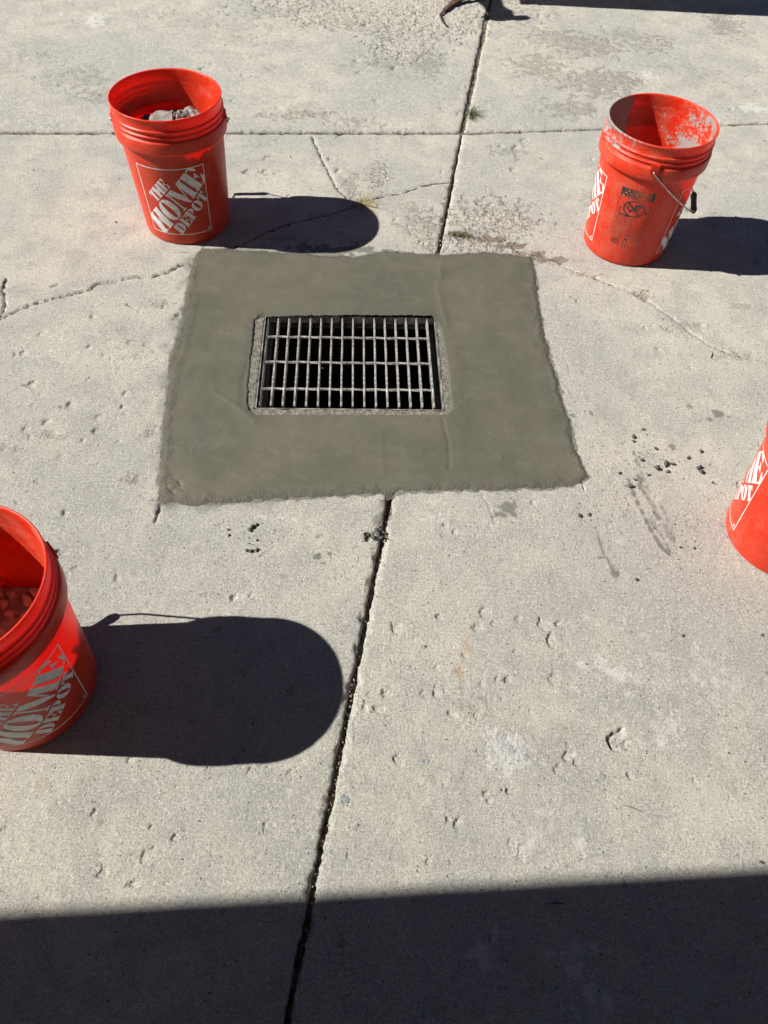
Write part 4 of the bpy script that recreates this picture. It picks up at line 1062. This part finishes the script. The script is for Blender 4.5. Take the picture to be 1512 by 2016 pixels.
bm = bmesh.new(); p = at(1225, 1585); q = at(1262, 1598); tube(bm, [(p.x, p.y, .002), ((p.x + q.x) / 2, (p.y + q.y) / 2 + .001, .003), (q.x, q.y, .002)], [.0006, .0011, .0005], 6)
tag(from_bm('twig', bm, M_dirt), 'thin brown twig lying on the pale slab at lower right', 'twig')
bm = bmesh.new(); p = at(1075, 1780); q = at(1110, 1779); tube(bm, [(p.x, p.y, .002), ((p.x + q.x) / 2, (p.y + q.y) / 2 + .001, .003), (q.x, q.y, .002)], [.0008, .0018, .0006], 6)
tag(from_bm('twig', bm, M_dirt), 'short dark twig in the shade near the bottom', 'twig')
bm = bmesh.new(); pts = [at(738, 1043), at(748, 1030), at(752, 1018), at(746, 1010)]; tube(bm, [(v.x, v.y, .004) for v in pts], [.0012, .001, .0008, .0004], 6)
tag(from_bm('root', bm, M_dirt), 'thin dark root poking from the hole beside the joint', 'root')

# invented brown curl, shaped and coloured after the shadow at the top edge
M_added_strap = mat_simple('shade_brown', (.075, .04, .028), (.15, .085, .06), 60, .8, .002, 200)
bm = bmesh.new()
P = [at(1000, -22), at(965, -8), at(930, 2), at(900, 8), at(880, 20), at(868, 32)]
hs = [.03, .022, .016, .012, .008, .005]
tube(bm, smooth_path([(v.x, v.y, h + .004) for v, h in zip(P, hs)], 6), [.019] * 12 + [.018] * 10 + [.012] * 5 + [.007] * 4, 12, .35)
o = from_bm('added_strap', bm, M_added_strap, None, True); tag(o, 'added brown curl shaped and coloured like the shadow at the top edge', 'added_strap')
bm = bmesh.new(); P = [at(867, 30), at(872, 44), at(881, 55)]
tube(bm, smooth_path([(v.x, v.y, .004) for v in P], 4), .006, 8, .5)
tag(from_bm('shadow_tip', bm, M_black, o, True))  # black sliver drawn in place of a cast shadow

# ------------------------------------------------------------------ things added out of view to cast shade into it
M_ply = mat_simple('weathered_plywood', (.3, .22, .13), (.42, .32, .2), 8, .8, .001, 90)
tb = empty('added_table', (.16, 4.36, 0), R(1.6)); tag(tb, 'added plywood work table, unseen beyond the top, casting the shade there', 'table')  # invented table, put there to cast the shade band at the top
bm = bmesh.new(); box(bm, -.52, 1.2, -.42, .42, .72, .745); from_bm('tabletop', bm, M_ply, tb)
for x in (-.40, .92):
    for y in (-.12, .34):
        bm = bmesh.new(); box(bm, x, x + .06, y - .03, y + .03, 0, .7195); from_bm('leg', bm, M_ply, tb)
M_glove = mat_simple('tan_glove', (.2, .14, .08), (.33, .24, .15), 30, .85, .001, 200)
zt = .752
shd = lambda px, py, z: at(px, py) - Vector((math.cos(SUN_AZ), math.sin(SUN_AZ), 0)) * SUN_K * z
outl = [(945, -14), (940, 4), (955, 14), (962, 26), (950, 36), (968, 41), (985, 43), (1006, 40), (1018, 41), (1034, 40), (1040, 36), (1032, 31), (1008, 32), (1004, 22), (988, 14), (984, 4), (984, -14)]  # outline of the added glove, traced from the shadow it should cast
bm = bmesh.new(); top = []; bot = []
for (px, py) in outl:
    w = shd(px, py, zt); top.append(bm.verts.new((w.x, w.y, zt + .012))); bot.append(bm.verts.new((w.x, w.y, zt - .005)))
n = len(outl)
bm.faces.new(top); bm.faces.new(bot[::-1])
for k in range(n): bm.faces.new((top[k], top[(k + 1) % n], bot[(k + 1) % n], bot[k]))
bmesh.ops.recalc_face_normals(bm, faces=bm.faces); bmesh.ops.triangulate(bm, faces=bm.faces)
tag(from_bm('added_glove', bm, M_glove), 'added tan work glove, unseen, outlined to cast the small shadow at the top', 'glove')

M_wall = mat_simple('painted_stucco', (.42, .4, .36), (.5, .47, .42), 4, .9, .002, 120, space='pos')
M_roof = mat_simple('brown_roofing', (.1, .085, .075), (.15, .13, .115), 12, .9, .002, 80, space='pos')
M_trim = mat_simple('brown_fascia', (.16, .1, .06), (.2, .13, .08), 10, .7)
added_house = empty('added_house', (-2.62, .0680, 0), math.atan(.1095)); tag(added_house, 'added unseen stucco building whose low eave shades the bottom of the view', 'added_house')  # invented building, eave placed to cast the shade along the bottom
bm = bmesh.new(); box(bm, -7, 6.5, -5.5, -1.35, -.1, 2.3); from_bm('wall', bm, M_wall, added_house)
bm = bmesh.new()
v = [bm.verts.new(q) for q in ((-7.4, -.03, 2.2), (6.9, -.03, 2.2), (6.9, -5.6, 3.3), (-7.4, -5.6, 3.3), (-7.4, -.03, 2.32), (6.9, -.03, 2.32), (6.9, -5.6, 3.42), (-7.4, -5.6, 3.42))]
for f in ((0, 3, 2, 1), (4, 5, 6, 7), (0, 1, 5, 4), (1, 2, 6, 5), (2, 3, 7, 6), (3, 0, 4, 7)): bm.faces.new([v[i] for i in f])
from_bm('roof', bm, M_roof, added_house)
bm = bmesh.new(); box(bm, -7.4, 6.9, -.027, 0, 2.12, 2.2001 + .125); from_bm('fascia', bm, M_trim, added_house)
bm = bmesh.new(); box(bm, 2.2, 3.1, -1.347, -1.30, -.1, 2.05); from_bm('door', bm, M_trim, added_house)
print('done')
